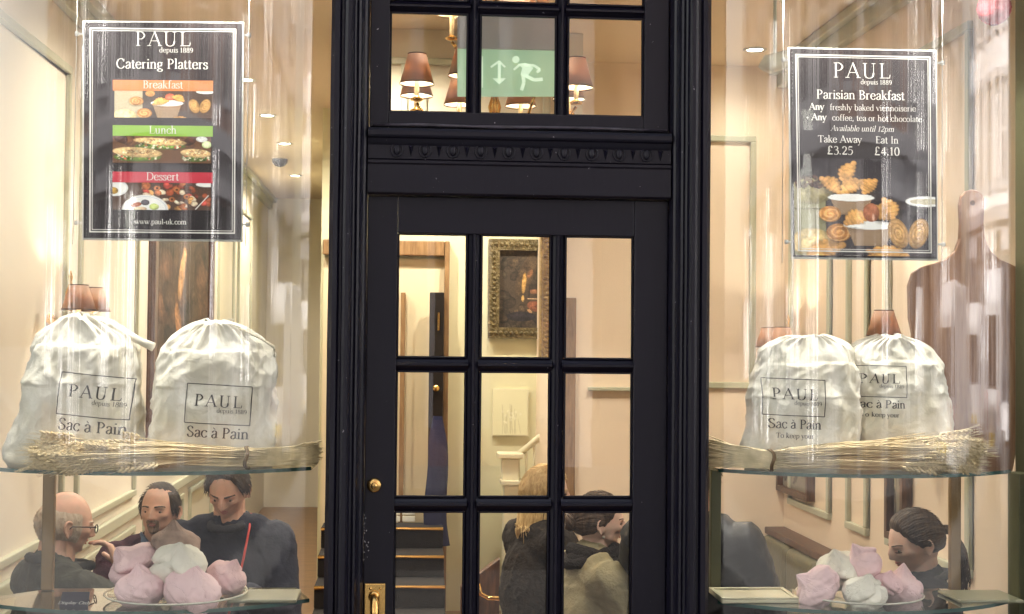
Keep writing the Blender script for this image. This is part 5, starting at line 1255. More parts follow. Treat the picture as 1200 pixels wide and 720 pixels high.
for x, y, lab in ((-1.42, -.10, 'window downlight over the leftmost sack'), (-.95, -.10, 'window downlight over the second sack'), (.78, -.10, 'window downlight over the front right sack'), (1.22, -.10, 'window downlight over the bread board')):
    downlight(x, y, 2.859, lab, 21, 94, (1, .95, .88), .03)
# spotlight on the track beside the right poster
c = at(908, 77, .35); tk = empty('track_spotlight', (c.x, .35, 3.19), 'cream spotlight peeping out left of the breakfast poster', 'spotlight')
MB().tube([(c.x, .35, 3.19), (c.x, .35, c.z)], .006, 8).build('rod', WHP, tk, smooth=True)
MB().tube([c + Vector((-.03, 0, -.015)), c + Vector((-.02, 0, .005)), c + Vector((.06, .02, .03))], [.028, .032, .030], 20).build('lamp_head', WHP, tk, smooth=True)
# camera dome on the ceiling
c = at(328, 187, 7.87); o = MB().lathe([(0, -.07), (.04, -.06), (.065, -.03), (.07, 0)], (c.x, 7.87, ZC), 20).build('camera_dome', pm('smoked_dome', (.02, .02, .025), .1), smooth=True); setp(o, 'small dark dome on the ceiling beyond the downlights', 'dome camera')

c = at(1165, 10, .0)  # pink red ball added in place of a round reflection
t = empty('reflection_ball', (c.x, 0, c.z - .05), 'small pink and red ball standing in for a reflection at the top right corner', 'reflection stand-in')
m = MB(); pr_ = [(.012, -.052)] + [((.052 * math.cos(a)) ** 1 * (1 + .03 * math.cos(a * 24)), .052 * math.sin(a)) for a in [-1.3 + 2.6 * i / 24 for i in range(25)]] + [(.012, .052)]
m.lathe(pr_, (c.x, 0, c.z), 28).build('pink_ball', pm('pink_red_surface', (.70, .10, .12), .7, var=.6, vscale=22), t, smooth=True)
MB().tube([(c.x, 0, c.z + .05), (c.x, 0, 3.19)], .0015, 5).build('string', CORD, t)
# ============================================================ EXIT SIGN
Ye = .22
ef = quadfn((536, 18), (652, 22), (536, 113), (652, 113), Ye)
ex = empty('exit_sign', (ef(.5, 1).x, Ye, ef(.5, 1).z), 'green running man exit sign hanging behind the transom', 'exit sign')
EG = translucent('green_translucent_acrylic', (.58, .73, .60), (.76, .9, .78), .5)
EW = translucent('white_translucent_acrylic', (.7, .7, .72), (.8, .8, .8), .4)
EP = translucent('white_pictogram_vinyl', (.9, .92, .88), (.95, .97, .92), .5)
m = MB(); m.add(*slabq(ef, 0, 1, 0, .405, 0, .03)); m.build('top_housing', EW, ex, bevel=.002)
m = MB(); m.add(*slabq(ef, 0, 1, .41, 1, .004, .01)); m.build('green_panel', EG, ex, bevel=.001)
for u in (.2, .8): p = ef(u, 0); MB().tube([(p.x, Ye + .015, p.z), (p.x, Ye + .015, 3.19)], .003, 6).build('hanging_rod', CHROME, ex, smooth=True)
def pic_(name, polys=(), strokes=(), disc=None):
    m = MB()
    for pg in polys: m.add([at(x, y, Ye + .0025) for x, y in pg], [tuple(range(len(pg)))])
    for (pts, w) in strokes:
        for i in range(len(pts) - 1):
            (x0, y0), (x1, y1) = pts[i], pts[i + 1]; dx, dy = x1 - x0, y1 - y0; l = math.hypot(dx, dy); nx, ny = -dy / l * w / 2, dx / l * w / 2
            m.add([at(x0 + nx, y0 + ny, Ye + .0025), at(x0 - nx, y0 - ny, Ye + .0025), at(x1 - nx, y1 - ny, Ye + .0025), at(x1 + nx, y1 + ny, Ye + .0025)], [(0, 1, 2, 3)])
    if disc: m.add([at(disc[0] + disc[2] * math.cos(a * PI / 9), disc[1] + disc[2] * math.sin(a * PI / 9), Ye + .0025) for a in range(18)], [tuple(range(18))])
    return m.build(name, EP, ex, fix=False)
_b = EP.node_tree.nodes['Principled BSDF']; _b.inputs['Emission Color'].default_value = (.85, 1, .82, 1); _b.inputs['Emission Strength'].default_value = .25
_b = EG.node_tree.nodes['Principled BSDF']; _b.inputs['Emission Color'].default_value = (.55, .85, .6, 1); _b.inputs['Emission Strength'].default_value = .10
pic_('door_symbol', [[(562.5, 66), (566, 66), (566, 103), (562.5, 103)]])
pic_('arrow_symbol', [[(577, 92), (593, 92), (585, 99)], [(583.3, 74), (586.8, 74), (586.8, 92), (583.3, 92)]], [(((585, 72), (575, 79)), 2.4), (((585, 72), (592, 79)), 2.0)])
pic_('running_figure', [[(607, 75), (616, 74), (625, 80), (617, 91), (610, 88), (612, 80)]], [(((614, 76), (626, 77), (633, 82), (629, 85)), 3), (((609, 76), (602, 82)), 2.6), (((616, 89), (626, 94), (636, 93)), 4), (((613, 88), (614, 97), (611, 106)), 4)], (604.5, 70, 4.2))

# ============================================================ BENCH AND TABLES
OLIVE = pm('olive_leather', (.125, .115, .065), .38, var=.2, vscale=6, bump=.25, bscale=60)
bn = empty('banquette', (XR - .3, 2.3, FZ), 'olive upholstered wall bench with a brown wooden top rail', 'bench')
MB().box(XR - .12, XR - .002, .9, 3.46, .562, .60).build('top_rail', DARKWOOD, bn, bevel=.008)
for k in range(5):
    y0 = .95 + k * .5; MB().box(XR - .15, XR - .03, y0 + .004, y0 + .496, .16, .56).build('back_cushion', OLIVE, bn, bevel=.05, seg=5, smooth=True)
    MB().box(XR - .62, XR - .2, y0 + .004, y0 + .496, .10, .215).build('seat_cushion', OLIVE, bn, bevel=.035, seg=4, smooth=True)
MB().box(XR - .58, XR - .04, .96, 3.44, FZ + .002, .098).build('plinth', DARKWOOD, bn, bevel=.005)
def table(x, y, r, label):
    t = empty('cafe_table', (x, y, FZ), label, 'table', 'round cafe tables')
    MB().lathe([(0, .71), (r - .01, .71), (r, .72), (r, .735), (r - .006, .742), (0, .742)], (x, y, FZ), 40).build('table_top', DARKWOOD, t)
    MB().lathe([(.2, .002), (.19, .02), (.04, .045), (.03, .09), (.03, .66), (.08, .709)], (x, y, FZ), 24).build('pedestal', pm('cast_iron', (.03, .03, .03), .5, .6), t, smooth=True)
table(-1.3, 1.06, .26, 'round dark table between the bald man and the man in the burgundy jumper')
table(.75, 1.0, .25, 'round dark table in front of the brown haired woman in the olive coat')
# ============================================================ PEOPLE
def skin(name, col, red=(.5, .12, .08)):
    m, N, L, B = newmat(name); B.inputs['Roughness'].default_value = .58; B.inputs['Specular IOR Level'].default_value = .35
    B.inputs['Subsurface Weight'].default_value = .06; B.inputs['Subsurface Radius'].default_value = (.012, .004, .002); B.inputs['Subsurface Scale'].default_value = 1
    tc = N.new('ShaderNodeTexCoord'); t = N.new('ShaderNodeTexNoise'); t.inputs['Scale'].default_value = 30; t.inputs['Detail'].default_value = 6
    r = N.new('ShaderNodeValToRGB'); r.color_ramp.elements[0].position = .3; r.color_ramp.elements[1].position = .72
    r.color_ramp.elements[0].color = (*[c * .74 for c in col], 1); r.color_ramp.elements[1].color = (*[c * .75 + q * .25 for c, q in zip(col, red)], 1)
    t2 = N.new('ShaderNodeTexNoise'); t2.inputs['Scale'].default_value = 120; b = N.new('ShaderNodeBump'); b.inputs['Strength'].default_value = .2; b.inputs['Distance'].default_value = .001
    L.new(tc.outputs['Object'], t.inputs['Vector']); L.new(t.outputs['Fac'], r.inputs[0]); L.new(r.outputs[0], B.inputs['Base Color'])
    L.new(tc.outputs['Object'], t2.inputs['Vector']); L.new(t2.outputs['Fac'], b.inputs['Height']); L.new(b.outputs[0], B.inputs['Normal']); return m
SK1 = skin('fair_skin', (.68, .43, .31)); SK2 = skin('ruddy_skin', (.76, .47, .34)); SK3 = skin('light_skin', (.80, .57, .45))
LIPM = pm('lip_skin', (.45, .15, .12), .4); EYEW = pm('eye_white', (.27, .21, .18), .3); IRIS = pm('dark_iris', (.03, .02, .015), .1)
def hairmat(n, c1, c2):
    return wood(n, c1, c2, .58, (1, 1, .25), 90, .5)
H_GREY = hairmat('grey_stubble', (.42, .31, .22), (.56, .45, .34)); H_DARK = hairmat('dark_brown_hair', (.022, .012, .007), (.07, .04, .02))
H_BRN = hairmat('brown_hair', (.035, .018, .010), (.10, .055, .028)); H_BLOND = hairmat('blonde_hair', (.45, .28, .10), (.75, .55, .27)); H_BEARD = hairmat('greying_beard', (.10, .055, .03), (.28, .18, .11))

def G(az, el, a0, e0, sa, se): return math.exp(-((az - a0) / sa) ** 2 - ((el - e0) / se) ** 2)
def head_r(az, el, fem=False):
    x, y, z = math.sin(az) * math.cos(el), -math.cos(az) * math.cos(el), math.sin(el)
    a, b, c = (.073, .095, .116) if not fem else (.069, .092, .112)
    if z < 0: a *= 1 - .20 * (-z) ** 1.2; b *= 1 - .10 * (-z)
    if y > 0 and z < 0: b *= 1 - .10 * (-z)
    r = 1 / math.sqrt((x / a) ** 2 + (y / b) ** 2 + (z / c) ** 2)
    s = abs(az); k = .68 if fem else 1
    r += .011 * G(s, el, 0, .0, .12, .16) + .023 * k * G(s, el, 0, -.25, .10, .10) + .010 * G(s, el, 0, -.12, .09, .12) + .008 * G(s, el, .15, -.29, .06, .06)
    r += .006 * k * G(s, el, .3, .19, .2, .07) - .010 * G(s, el, .36, .02, .15, .085) - .004 * G(s, el, .12, .05, .05, .08)
    r += .0055 * G(s, el, .36, .01, .10, .045) + .005 * G(s, el, .62, -.18, .2, .14) - .004 * G(s, el, .55, -.5, .2, .15)
    r += .0085 * G(s, el, 0, -.475, .19, .045) + .009 * G(s, el, 0, -.585, .16, .045) - .004 * G(s, el, 0, -.53, .22, .018) - .0055 * G(s, el, 0, -.68, .2, .05)
    r += .011 * G(s, el, 0, -.83, .26, .11) - .005 * G(s, el, 1.15, .15, .3, .3) + .005 * G(s, el, 1.0, -.75, .3, .15) + .006 * G(s, el, PI, .15, .6, .4)
    return r
def hdir(az, el): return Vector((math.sin(az) * math.cos(el), -math.cos(az) * math.cos(el), math.sin(el)))
def head_pt(az, el, off=0., fem=False): return hdir(az, el) * (head_r(az, el, fem) + off)
def head_grid(mb, M, fem, na=112, ne=84):
    vs = []; fs = []
    for j in range(ne + 1):
        el = -PI / 2 + PI * j / ne
        for k in range(na): vs.append(M @ head_pt(-PI + 2 * PI * k / na, el, 0, fem))
    for j in range(ne):
        for k in range(na): fs.append((j * na + k, j * na + (k + 1) % na, (j + 1) * na + (k + 1) % na, (j + 1) * na + k))
    mb.add(vs, fs)
def patch(mb, M, fem, az0, az1, el0, el1, na, ne, thick):
    """closed shell lying on the head: thick(az, el) in metres, <=0 means nothing"""
    ids = {}; vo = []; fs = []
    T = [[thick(az0 + (az1 - az0) * k / na, el0 + (el1 - el0) * j / ne) for k in range(na + 1)] for j in range(ne + 1)]
    def vid(j, k):
        if (j, k) not in ids: ids[(j, k)] = len(vo); az, el = az0 + (az1 - az0) * k / na, el0 + (el1 - el0) * j / ne; vo.append(M @ head_pt(az, el, max(T[j][k], -.002), fem))
        return ids[(j, k)]
    for j in range(ne):
        for k in range(na):
            if max(T[j][k], T[j + 1][k], T[j][k + 1], T[j + 1][k + 1]) > 0: fs.append((vid(j, k), vid(j, k + 1), vid(j + 1, k + 1), vid(j + 1, k)))
    mb.add(vo, fs)
def interp(x, P):
    for (a, b), (c, d) in zip(P[:-1], P[1:]):
        if x <= c: t = (x - a) / (c - a); return b + (d - b) * ss(0, 1, t)
    return P[-1][1]
def hand(mb, w, d, nrm, side, curl=.5):
    """w wrist, d pointing direction, nrm back-of-hand normal, side +1/-1 where the thumb sits"""
    d = d.normalized(); nrm = (nrm - d * nrm.dot(d)).normalized(); s = d.cross(nrm) * side
    for q in (-.026, -.009, .009, .026): mb.caps(w + d * .01 + s * q * .7, w + d * .085 + s * q, .0145, .0125, 10)
    for i, (q, L) in enumerate(((.030, .068), (.010, .078), (-.010, .072), (-.029, .056))):
        p = w + d * .088 + s * q; dd = d.copy(); r = .0088
        for j, f in enumerate((.45, .32, .25)):
            ang = curl * (.55 + .25 * j) + .05 * i; dd = (dd * math.cos(ang) - nrm * math.sin(ang)).normalized(); e = p + dd * L * f; mb.caps(p, e, r, r * .9, 9); p = e; r *= .9
    p = w + d * .028 + s * .024; dd = (d * .62 + s * .7 - nrm * .25).normalized()
    for L, r in ((.042, .0125), (.032, .0105), (.026, .009)):
        e = p + dd * L; mb.caps(p, e, r, r * .92, 9); p = e; dd = (dd + d * .35 - nrm * .25 * curl).normalized()
def cloth_noise(me, amp, seed, sc=9):
    me.calc_loop_triangles(); n = len(me.vertices); co = np.empty(n * 3); me.vertices.foreach_get('co', co); co = co.reshape(-1, 3)
    nn = np.empty(n * 3); me.vertices.foreach_get('normal', nn); nn = nn.reshape(-1, 3); out = co.copy()
    for i in range(n):
        x, y, z = co[i]; f = 1 - abs(noise.noise((x * sc + seed, y * sc, z * sc * 1.5 + 2 * noise.noise((x * 5, y * 5, z * 5 + seed))))) * 2.4
        out[i] += nn[i] * amp * (f * abs(f) + .4 * noise.noise((x * 30, y * 30, z * 30)))
    me.vertices.foreach_set('co', out.ravel()); me.update()

def person(label, hp, phi, body_phi, pitch=0., roll=0., fem=False, skinm=SK1, hair=None, coat=None, coat_name='jacket', trousers=None, arms=None, sh=.185, collar=None, size=1., lean=0., bulk=1., extras=None, eyes=True):
    hp = Vector(hp); B = Matrix.Translation((hp.x, hp.y, hp.z + .032)) @ Matrix.Rotation(math.radians(body_phi + 90), 4, 'Z') @ Matrix.Scale(size, 4)
    Hm = Matrix.Translation(hp) @ Matrix.Rotation(math.radians(phi + 90), 4, 'Z') @ Matrix.Rotation(math.radians(pitch), 4, 'X') @ Matrix.Rotation(math.radians(roll), 4, 'Y') @ Matrix.Scale(size, 4)
    lb = Vector((0, lean, 0))
    J = lambda x, y, z: B @ (Vector((x, y, z)) + lb * min(1, -z / .8))
    t = empty('person', (J(0, 0, -.78).x, J(0, 0, -.78).y, FZ), label, 'person')
    mb = MB(); head_grid(mb, Hm, fem)
    for k in (-1, 1):   # ears
        R = Matrix.Rotation(k * -.35, 3, 'Z') @ Matrix.Rotation(-.18, 3, 'X'); e = Vector((k * .0735 * (.95 if fem else 1), .010, -.008))
        m2 = MB(); m2.ell(e, (.008, .017, .029), 12, 8, R); pts = [e + R @ Vector((k * .007, .018 * math.cos(a) * (1 if math.sin(a) > -.2 else .7) + .002, .029 * math.sin(a))) for a in [-1.4 + 3.9 * i / 12 for i in range(13)]]; m2.tube(pts, .0042, 6)
        mb.add([Hm @ Vector(v) for v in m2.v], m2.f)
    nr = .052 if fem else .061
    mb.caps(Hm @ Vector((0, .012, -.055)), J(0, .035, -.19), nr * size, nr * 1.1 * size)
    mb.caps(J(-.09, .04, -.215), J(.09, .04, -.215), .045 * size, .045 * size); mb.ell(J(0, .03, -.45), (.13 * size, .10 * size, .27 * size), M=B.to_3x3().normalized())
    mb.caps(J(-.08, .03, -.75), J(.08, .03, -.75), .09 * size, .09 * size)
    A_ = arms or {}
    ar = {}
    for k, sd in ((1, 'L'), (-1, 'R')):
        el, wr, hd, nn = A_.get(sd, ((k * .25, -.10, -.53), (k * .12, -.33, -.375), (-.55 * k, -.8, 0), (0, 0, 1)))
        S = J(k * (sh - .02), .03, -.235); E = J(*el); Wp = J(*wr); ar[sd] = (S, E, Wp)
        mb.caps(S, E, .040 * size, .034 * size); mb.caps(E, Wp, .034 * size, .023 * size)
        hand(mb, Wp, B.to_3x3().normalized() @ Vector(hd), B.to_3x3().normalized() @ Vector(nn), -k if nn[2] >= 0 else k, .45 if hd[2] < .3 else .85)
    for k in (-1, 1):
        mb.caps(J(k * .09, 0, -.76), J(k * .14, -.43, -.70), .068, .05); mb.caps(J(k * .14, -.43, -.70), J(k * .13, -.40, -1.06), .045, .03)
    me = remesh(mb, .0036, 1, .35); link_mesh(me, 'body', skinm, t)
    # trousers, shoes
    m = MB()
    m.caps(J(-.085, .03, -.74), J(.085, .03, -.74), .115, .115)
    for k in (-1, 1): m.caps(J(k * .09, 0, -.75), J(k * .14, -.43, -.69), .092, .068); m.caps(J(k * .14, -.43, -.69), J(k * .13, -.40, -1.02), .064, .052)
    me = remesh(m, .013, 2); link_mesh(me, 'trousers', trousers or TROU, t)
    for k in (-1, 1):
        f = J(k * .13, -.42, 0); m = MB(); fw = B.to_3x3().normalized() @ Vector((0, -1, 0)); a = Vector((f.x, f.y, FZ + .045)); m.caps(a, a + fw * .16 - Vector((0, 0, .008)), .044, .034, 12); m.build('shoe', DARKWOOD, t, smooth=True)
    # jacket
    m = MB(); b3 = B.to_3x3().normalized()
    m.caps(J(-sh + .055, .035, -.245), J(sh - .055, .035, -.245), .074 * bulk, .074 * bulk, 18); m.caps(J(-sh + .11, .04, -.205), J(sh - .11, .04, -.205), .066 * bulk, .066 * bulk, 18)
    m.ell(J(0, .03, -.46), ((sh - .01) * bulk, .135 * bulk, .27), 24, 16, b3); m.ell(J(0, .02, -.64), (.185 * bulk, .145 * bulk, .17), 24, 12, b3)
    m.caps(J(0, .04, -.165), J(0, .04, -.26), .072, .09, 16)
    for sd in 'LR':
        S, E, Wp = ar[sd]; m.caps(S, E, .070 * bulk, .057 * bulk, 16); m.caps(E, E + (Wp - E) * .88, .056 * bulk, .042 * bulk, 16)
    me = remesh(m, .0085, 5, .6); cloth_noise(me, .0055, hp.x * 7); cm = link_mesh(me, coat_name, coat, t)
    # face details
    def piece(name, mat, mbb, sm=True): return mbb.build(name, mat, t, smooth=sm, fix=True)
    if eyes:
        for k in (-1, 1):
            p = hdir(k * .36, .005) * (head_r(k * .36, .005, fem) - .0093); m = MB(); m.ell(Hm @ p, (.0112 * size,) * 3, 16, 12); ey = piece('eye', EYEW, m)
            g = (hdir(k * .33, -.06)).normalized(); m = MB(); m.ell(Hm @ (p + g * .0062), (.0062 * size,) * 3, 12, 8); m.build('iris', IRIS, ey, smooth=True)
            m = MB(); m.tube([Hm @ head_pt(k * (.36 + q), .045 - 1.6 * q * q - (.10 if pitch > 12 else 0) * (1 - (q / .2) ** 2), .0008, fem) for q in (-.17, -.1, 0, .1, .18)], [.0008, .0022, .0026, .0022, .001], 6); piece('eyelid', DARKWOOD if fem else skinm, m)
            m = MB(); patch(m, Hm, fem, k * .12, k * .62, .13, .27, 16, 8, lambda az, el, k=k: (.0022 if not fem else .0014) * (1 - ((el - (.20 + .05 * math.sin((abs(az) - .12) * 5))) / (.035 if not fem else .024)) ** 2) - .0002); piece('eyebrow', hair[1] if hair else H_BRN, m)
        m = MB(); patch(m, Hm, fem, -.26, .26, -.66, -.42, 24, 16, lambda az, el: .0009 if (abs(el + .53) < .115 * math.sqrt(max(0, 1 - (az / .235) ** 2)) and abs(el + .53) > .006) else -1); piece('lips', LIPM, m)
    if hair:
        kind, hm = hair
        if kind == 'bald_grey':
            f = lambda az, el: (.0022 + .0012 * noise.noise((az * 9, el * 9, 1))) * ss(.9, 1.25, abs(az)) * (1 - ss(.25, .75, el)) * ss(-.75, -.5, el) - .0004
            HL = lambda m: patch(m, Hm, fem, -PI, PI, -.8, .9, 120, 50, f)
        elif kind == 'receding':
            def f(az, el):
                s = abs(az); side = ss(.93, 1.16, s + .12 * el); top = ss(.9, 1.35, s + max(0, el - .9) * .3)
                cover = side if el < .95 else side * ss(1.25, 1.9, s)
                low = interp(s, [(0, .5), (.9, .38), (1.12, -.02), (1.3, .1), (1.6, -.2), (PI, -.45)])
                cover = max(cover, .8 * ss(1.0, 1.2, el + .12 * noise.noise((az * 5, 1, 1))))
                return (.006 + .003 * noise.noise((az * 14, el * 4, 3))) * cover * ss(low - .05, low + .1, el) - .0006
            HL = lambda m: patch(m, Hm, fem, -PI, PI, -.6, PI / 2 - .02, 180, 80, f)
        elif kind == 'short':
            def f(az, el):
                s = abs(az); hl = interp(s, [(0, .95), (.5, .88), (.8, .62), (1.05, .2), (1.2, .02), (1.4, .15), (1.65, -.2), (PI, -.5)])
                return (.013 + .004 * noise.noise((az * 10, el * 5, 5)) + .0018 * math.sin(az * 60)) * ss(hl, hl + .14, el) - .0006
            HL = lambda m: patch(m, Hm, fem, -PI, PI, -.6, PI / 2 - .02, 180, 80, f)
        else:
            def f(az, el):
                s = abs(az); hl = interp(s, [(0, .80), (.5, .72), (.8, .52), (1.05, .25), (1.25, .08 if kind != 'long' else -.3), (1.55, -.2), (2.2, -.58), (PI, -.66)])
                d = hdir(az, el); ph = math.atan2(d.z + .1, abs(d.x)) ; r_ = math.hypot(d.x, d.z)
                gr = .0009 * math.sin(ph * 75 + 3 * noise.noise((d.x * 4, d.y * 3, d.z * 4))) + .003 * noise.noise((ph * 9, d.y * 1.5, 2))
                return (.013 + .006 * ss(-.2, .6, d.y) + gr) * ss(hl, hl + .32, el) - .0006
            HL = lambda m: patch(m, Hm, fem, -PI, PI, -.85, PI / 2 - .02, 220, 110, f)
        m = MB(); HL(m); ho = piece('hair', hm, m)
        g = random.Random(int(hp.x * 100)); ms = MB(); cnt = 0
        for _ in range(6000):
            az, el = g.uniform(-PI, PI), math.asin(g.uniform(-.7, .99)); th0 = f(az, el)
            if th0 < .0008: continue
            p = head_pt(az, el, th0, fem); d = hdir(az, el)
            if kind in ('bun', 'ponytail', 'long'): w_ = (Vector((0, .12, .0)) - p) if kind != 'long' else Vector((d.x * .3, .3, -1))
            else: w_ = Vector((d.x * .2, .5 if el > .8 else .15, -1)) if el < 1.2 else Vector((d.x, d.y + .5, -.2))
            w_ = (w_ - d * w_.dot(d)); 
            if w_.length < 1e-4: continue
            w_.normalize(); L_ = g.uniform(.014, .034) if kind not in ('bald_grey',) else .006; side = d.cross(w_) * g.gauss(0, .12) * L_
            q1 = p + w_ * L_ * .5 + d * .0022 + side * .4; q2 = p + w_ * L_ + d * g.uniform(-.002, .003) + side
            ms.tube([Hm @ (p - d * .001), Hm @ q1, Hm @ q2], [.0009, .0008, .0003], 3, caps=False); cnt += 1
            if cnt > (1400 if kind != 'bald_grey' else 500): break
        hs = ms.build('hair_strands', hm, ho, smooth=True, fix=False); hs['kind'] = 'stuff'
        if kind == 'bun':
            c = Hm @ Vector((0, .115, .005)); m = MB()
            for i in range(34):
                a0 = g.uniform(0, 6.28); tl = g.uniform(.2, 1.2); pts = []
                for q in range(12):
                    u = a0 + q * .42; v = math.sin(q * .5 + tl) * .8; R_ = .033 * (1 + .1 * math.sin(i)); pts.append(c + Hm.to_3x3() @ Vector((R_ * math.cos(u) * math.cos(v), R_ * .85 * math.sin(v) , R_ * math.sin(u) * math.cos(v))))
                m.tube(pts, [.002] + [.006] * 10 + [.002], 6)
            m.build('hair_bun', hm, ho, smooth=True)
        if kind == 'ponytail' or kind == 'long':
            m = MB()
            n = 80 if kind == 'ponytail' else 260
            for i in range(n):
                if kind == 'ponytail':
                    a = g.uniform(0, 6.28); r_ = .016 * math.sqrt(g.random()); w = g.gauss(0, .014); p0 = Vector((r_ * math.cos(a), .108 + .01 * g.random(), .015 + r_ * math.sin(a)))
                    L_ = g.uniform(.17, .26); pts = [p0 + Vector((0, -.03, 0)), p0, p0 + Vector((w * .5, .035, -.02)), p0 + Vector((w, .045 + g.gauss(0, .008), -L_ * .4)), p0 + Vector((w * 1.3 + g.gauss(0, .008), .03 + g.gauss(0, .01), -L_ * .75)), p0 + Vector((w, .012 + g.gauss(0, .012), -L_))]
                else:
                    az = g.choice((-1, 1)) * g.uniform(1.0, PI); e0 = g.uniform(.1, .9); p0 = head_pt(az, e0, .012, fem); q = hdir(az, 0); L_ = g.uniform(.17, .22)
                    pts = [p0, head_pt(az, e0 * .4, .018, fem), head_pt(az, -.25, .022, fem), q * .105 + Vector((0, .01, -.11 - L_ * .15)), q * (.095 + g.gauss(0, .006)) + Vector((g.gauss(0, .01), .02, -L_ * .8)), q * .09 + Vector((g.gauss(0, .012), .02, -L_))]
                cr = []; 
                for s_ in range(len(pts) - 1):
                    a_, b_, c_, d_ = pts[max(s_ - 1, 0)], pts[s_], pts[s_ + 1], pts[min(s_ + 2, len(pts) - 1)]
                    for q_ in range(3):
                        tt = q_ / 3; cr.append(.5 * ((2 * b_) + (c_ - a_) * tt + (2 * a_ - 5 * b_ + 4 * c_ - d_) * tt * tt + (3 * b_ - a_ - 3 * c_ + d_) * tt ** 3))
                cr.append(pts[-1]); k_ = len(cr); rr = .0034 if kind == 'ponytail' else .0044
                m.tube([Hm @ p for p in cr], [rr * size * (1 - .75 * (i_ / (k_ - 1)) ** 2) for i_ in range(k_)], 5)
            m.build('hair_locks', hm, ho, smooth=True)
    if collar:
        col_mat, cw, nm = collar; m = MB()
        pts = [J((.070 + cw * .4) * math.cos(a), .035 + (.072 + cw * .4) * math.sin(a) - (.05 if math.sin(a) < -.7 else 0) * 1, -.155 + .022 * math.sin(a)) for a in [2 * PI * i / 28 for i in range(28)]]
        m.tube(pts, [cw * (1 + .15 * math.sin(i * 2.3)) for i in range(28)], 10, close=True); m.build(nm, col_mat, t, smooth=True)
    if extras: extras(t, Hm, J, B, fem)
    return t
def cloth(n, c, sc=60, b=.4, **k): return pm(n, c, .85, bump=b, bscale=sc, var=.2, vscale=10, spec=.2, **k)
TROU = cloth('dark_trouser_cloth', (.02, .02, .025))
def glasses(t, Hm, J, B, fem):
    GM = pm('black_spectacle_frame', (.012, .012, .012), .25)
    m = MB()
    for k in (-1, 1):
        pts = []
        for i in range(18):
            a = 2 * PI * i / 18; az = k * (.37 + .20 * math.cos(a)); el = -.01 + .15 * math.sin(a); d = hdir(az, el); pts.append(Hm @ Vector((d.x * .098, -.106 + .35 * abs(az) * .03, d.z * .098)))
        m.tube(pts, .0019, 6, close=True); p = Vector((k * .060, -.088, .006)); m.tube([Hm @ p, Hm @ Vector((k * .076, -.05, .006)), Hm @ Vector((k * .081, .0, .004)), Hm @ Vector((k * .079, .012, -.008))], .0022, 6)
    m.tube([Hm @ Vector((-.014, -.108, .0)), Hm @ Vector((0, -.112, .004)), Hm @ Vector((.014, -.108, .0))], .002, 6); m.build('spectacles', GM, t, smooth=True)
def shirt_v(mat, nm='shirt_collar', lanyard=None):
    def f(t, Hm, J, B, fem):
        for k in ((-1, 1) if not lanyard else ()):
            m = MB(); m.add([J(k * .058, -.03, -.135), J(k * .078, .02, -.12), J(k * .088, .0, -.185), J(k * .05, -.105, -.23), J(k * .008, -.09, -.185)], [(0, 1, 2, 3, 4)])
            me = m.build(nm, mat, t); md = me.modifiers.new('s', 'SOLIDIFY'); md.thickness = .006
        if lanyard:
            m = MB()
            for k in (1,): m.tube([J(k * .088, .04, -.13), J(k * .095, -.05, -.18), J(k * .085, -.115, -.28), J(k * .06, -.15, -.42), J(k * .02, -.165, -.55)], .0045, 6)
            m.build('lanyard', lanyard, t, smooth=True)
    return f
def goatee(t, Hm, J, B, fem):
    def f(az, el):
        s = abs(az); mou = 1 - ((s / .20) ** 2 + ((el + .53) / .085) ** 2); reg = (1 - ((s / .36) ** 4 + ((el + .68) / .34) ** 4))
        return (.005 + .002 * noise.noise((az * 20, el * 20, 0))) * ss(0, .4, reg) * (0 if mou > 0 else 1) - .0006
    m = MB(); patch(m, Hm, fem, -.5, .5, -1.15, -.3, 60, 60, f); m.build('beard', H_BEARD, t, smooth=True)
    shirt_v(cloth('blue_shirt_cotton', (.10, .14, .22)))(t, Hm, J, B, fem)
# three men at the left table
c = at(75, 616, .62)
armP1 = {'R': ((-.20, -.30, -.40), (-.085, -.17, -.195), (.35, .12, .6), (-.5, -.8, .1)), 'L': ((.24, -.12, -.52), (.1, -.33, -.375), (-.55, -.8, 0), (0, 0, 1))}
person('bald man in glasses seen from behind at lower left, hand at his chin', c, 33, 38, pitch=8, skinm=SK1, hair=('bald_grey', H_GREY), coat=cloth('olive_black_jacket_cloth', (.040, .040, .030)), arms=armP1, sh=.20, bulk=1.08, extras=glasses, size=.98, collar=(cloth('dark_collar_cloth', (.03, .03, .03)), .016, 'collar'))
c = at(187, 599, 1.5)
person('balding man with goatee in a burgundy jumper facing the street', c, -100, -85, pitch=-4, skinm=SK2, hair=('receding', H_DARK), coat=cloth('burgundy_jumper_wool', (.055, .016, .028), 160), coat_name='jumper', sh=.20, bulk=1.05, extras=goatee, size=.96)
c = at(267, 575, 1.35)
person('man in a dark navy coat with red lanyard looking down at the table', c, -98, -92, pitch=24, skinm=SK2, hair=('short', H_DARK), coat=cloth('navy_black_coat_cloth', (.012, .013, .024)), coat_name='coat', sh=.21, bulk=1.12, extras=shirt_v(cloth('white_shirt_cotton', (.20, .21, .24)), 'shirt_collar', pm('red_lanyard_ribbon', (.45, .03, .02), .6)), size=.98, collar=(cloth('dark_coat_collar', (.02, .02, .025)), .017, 'collar'))
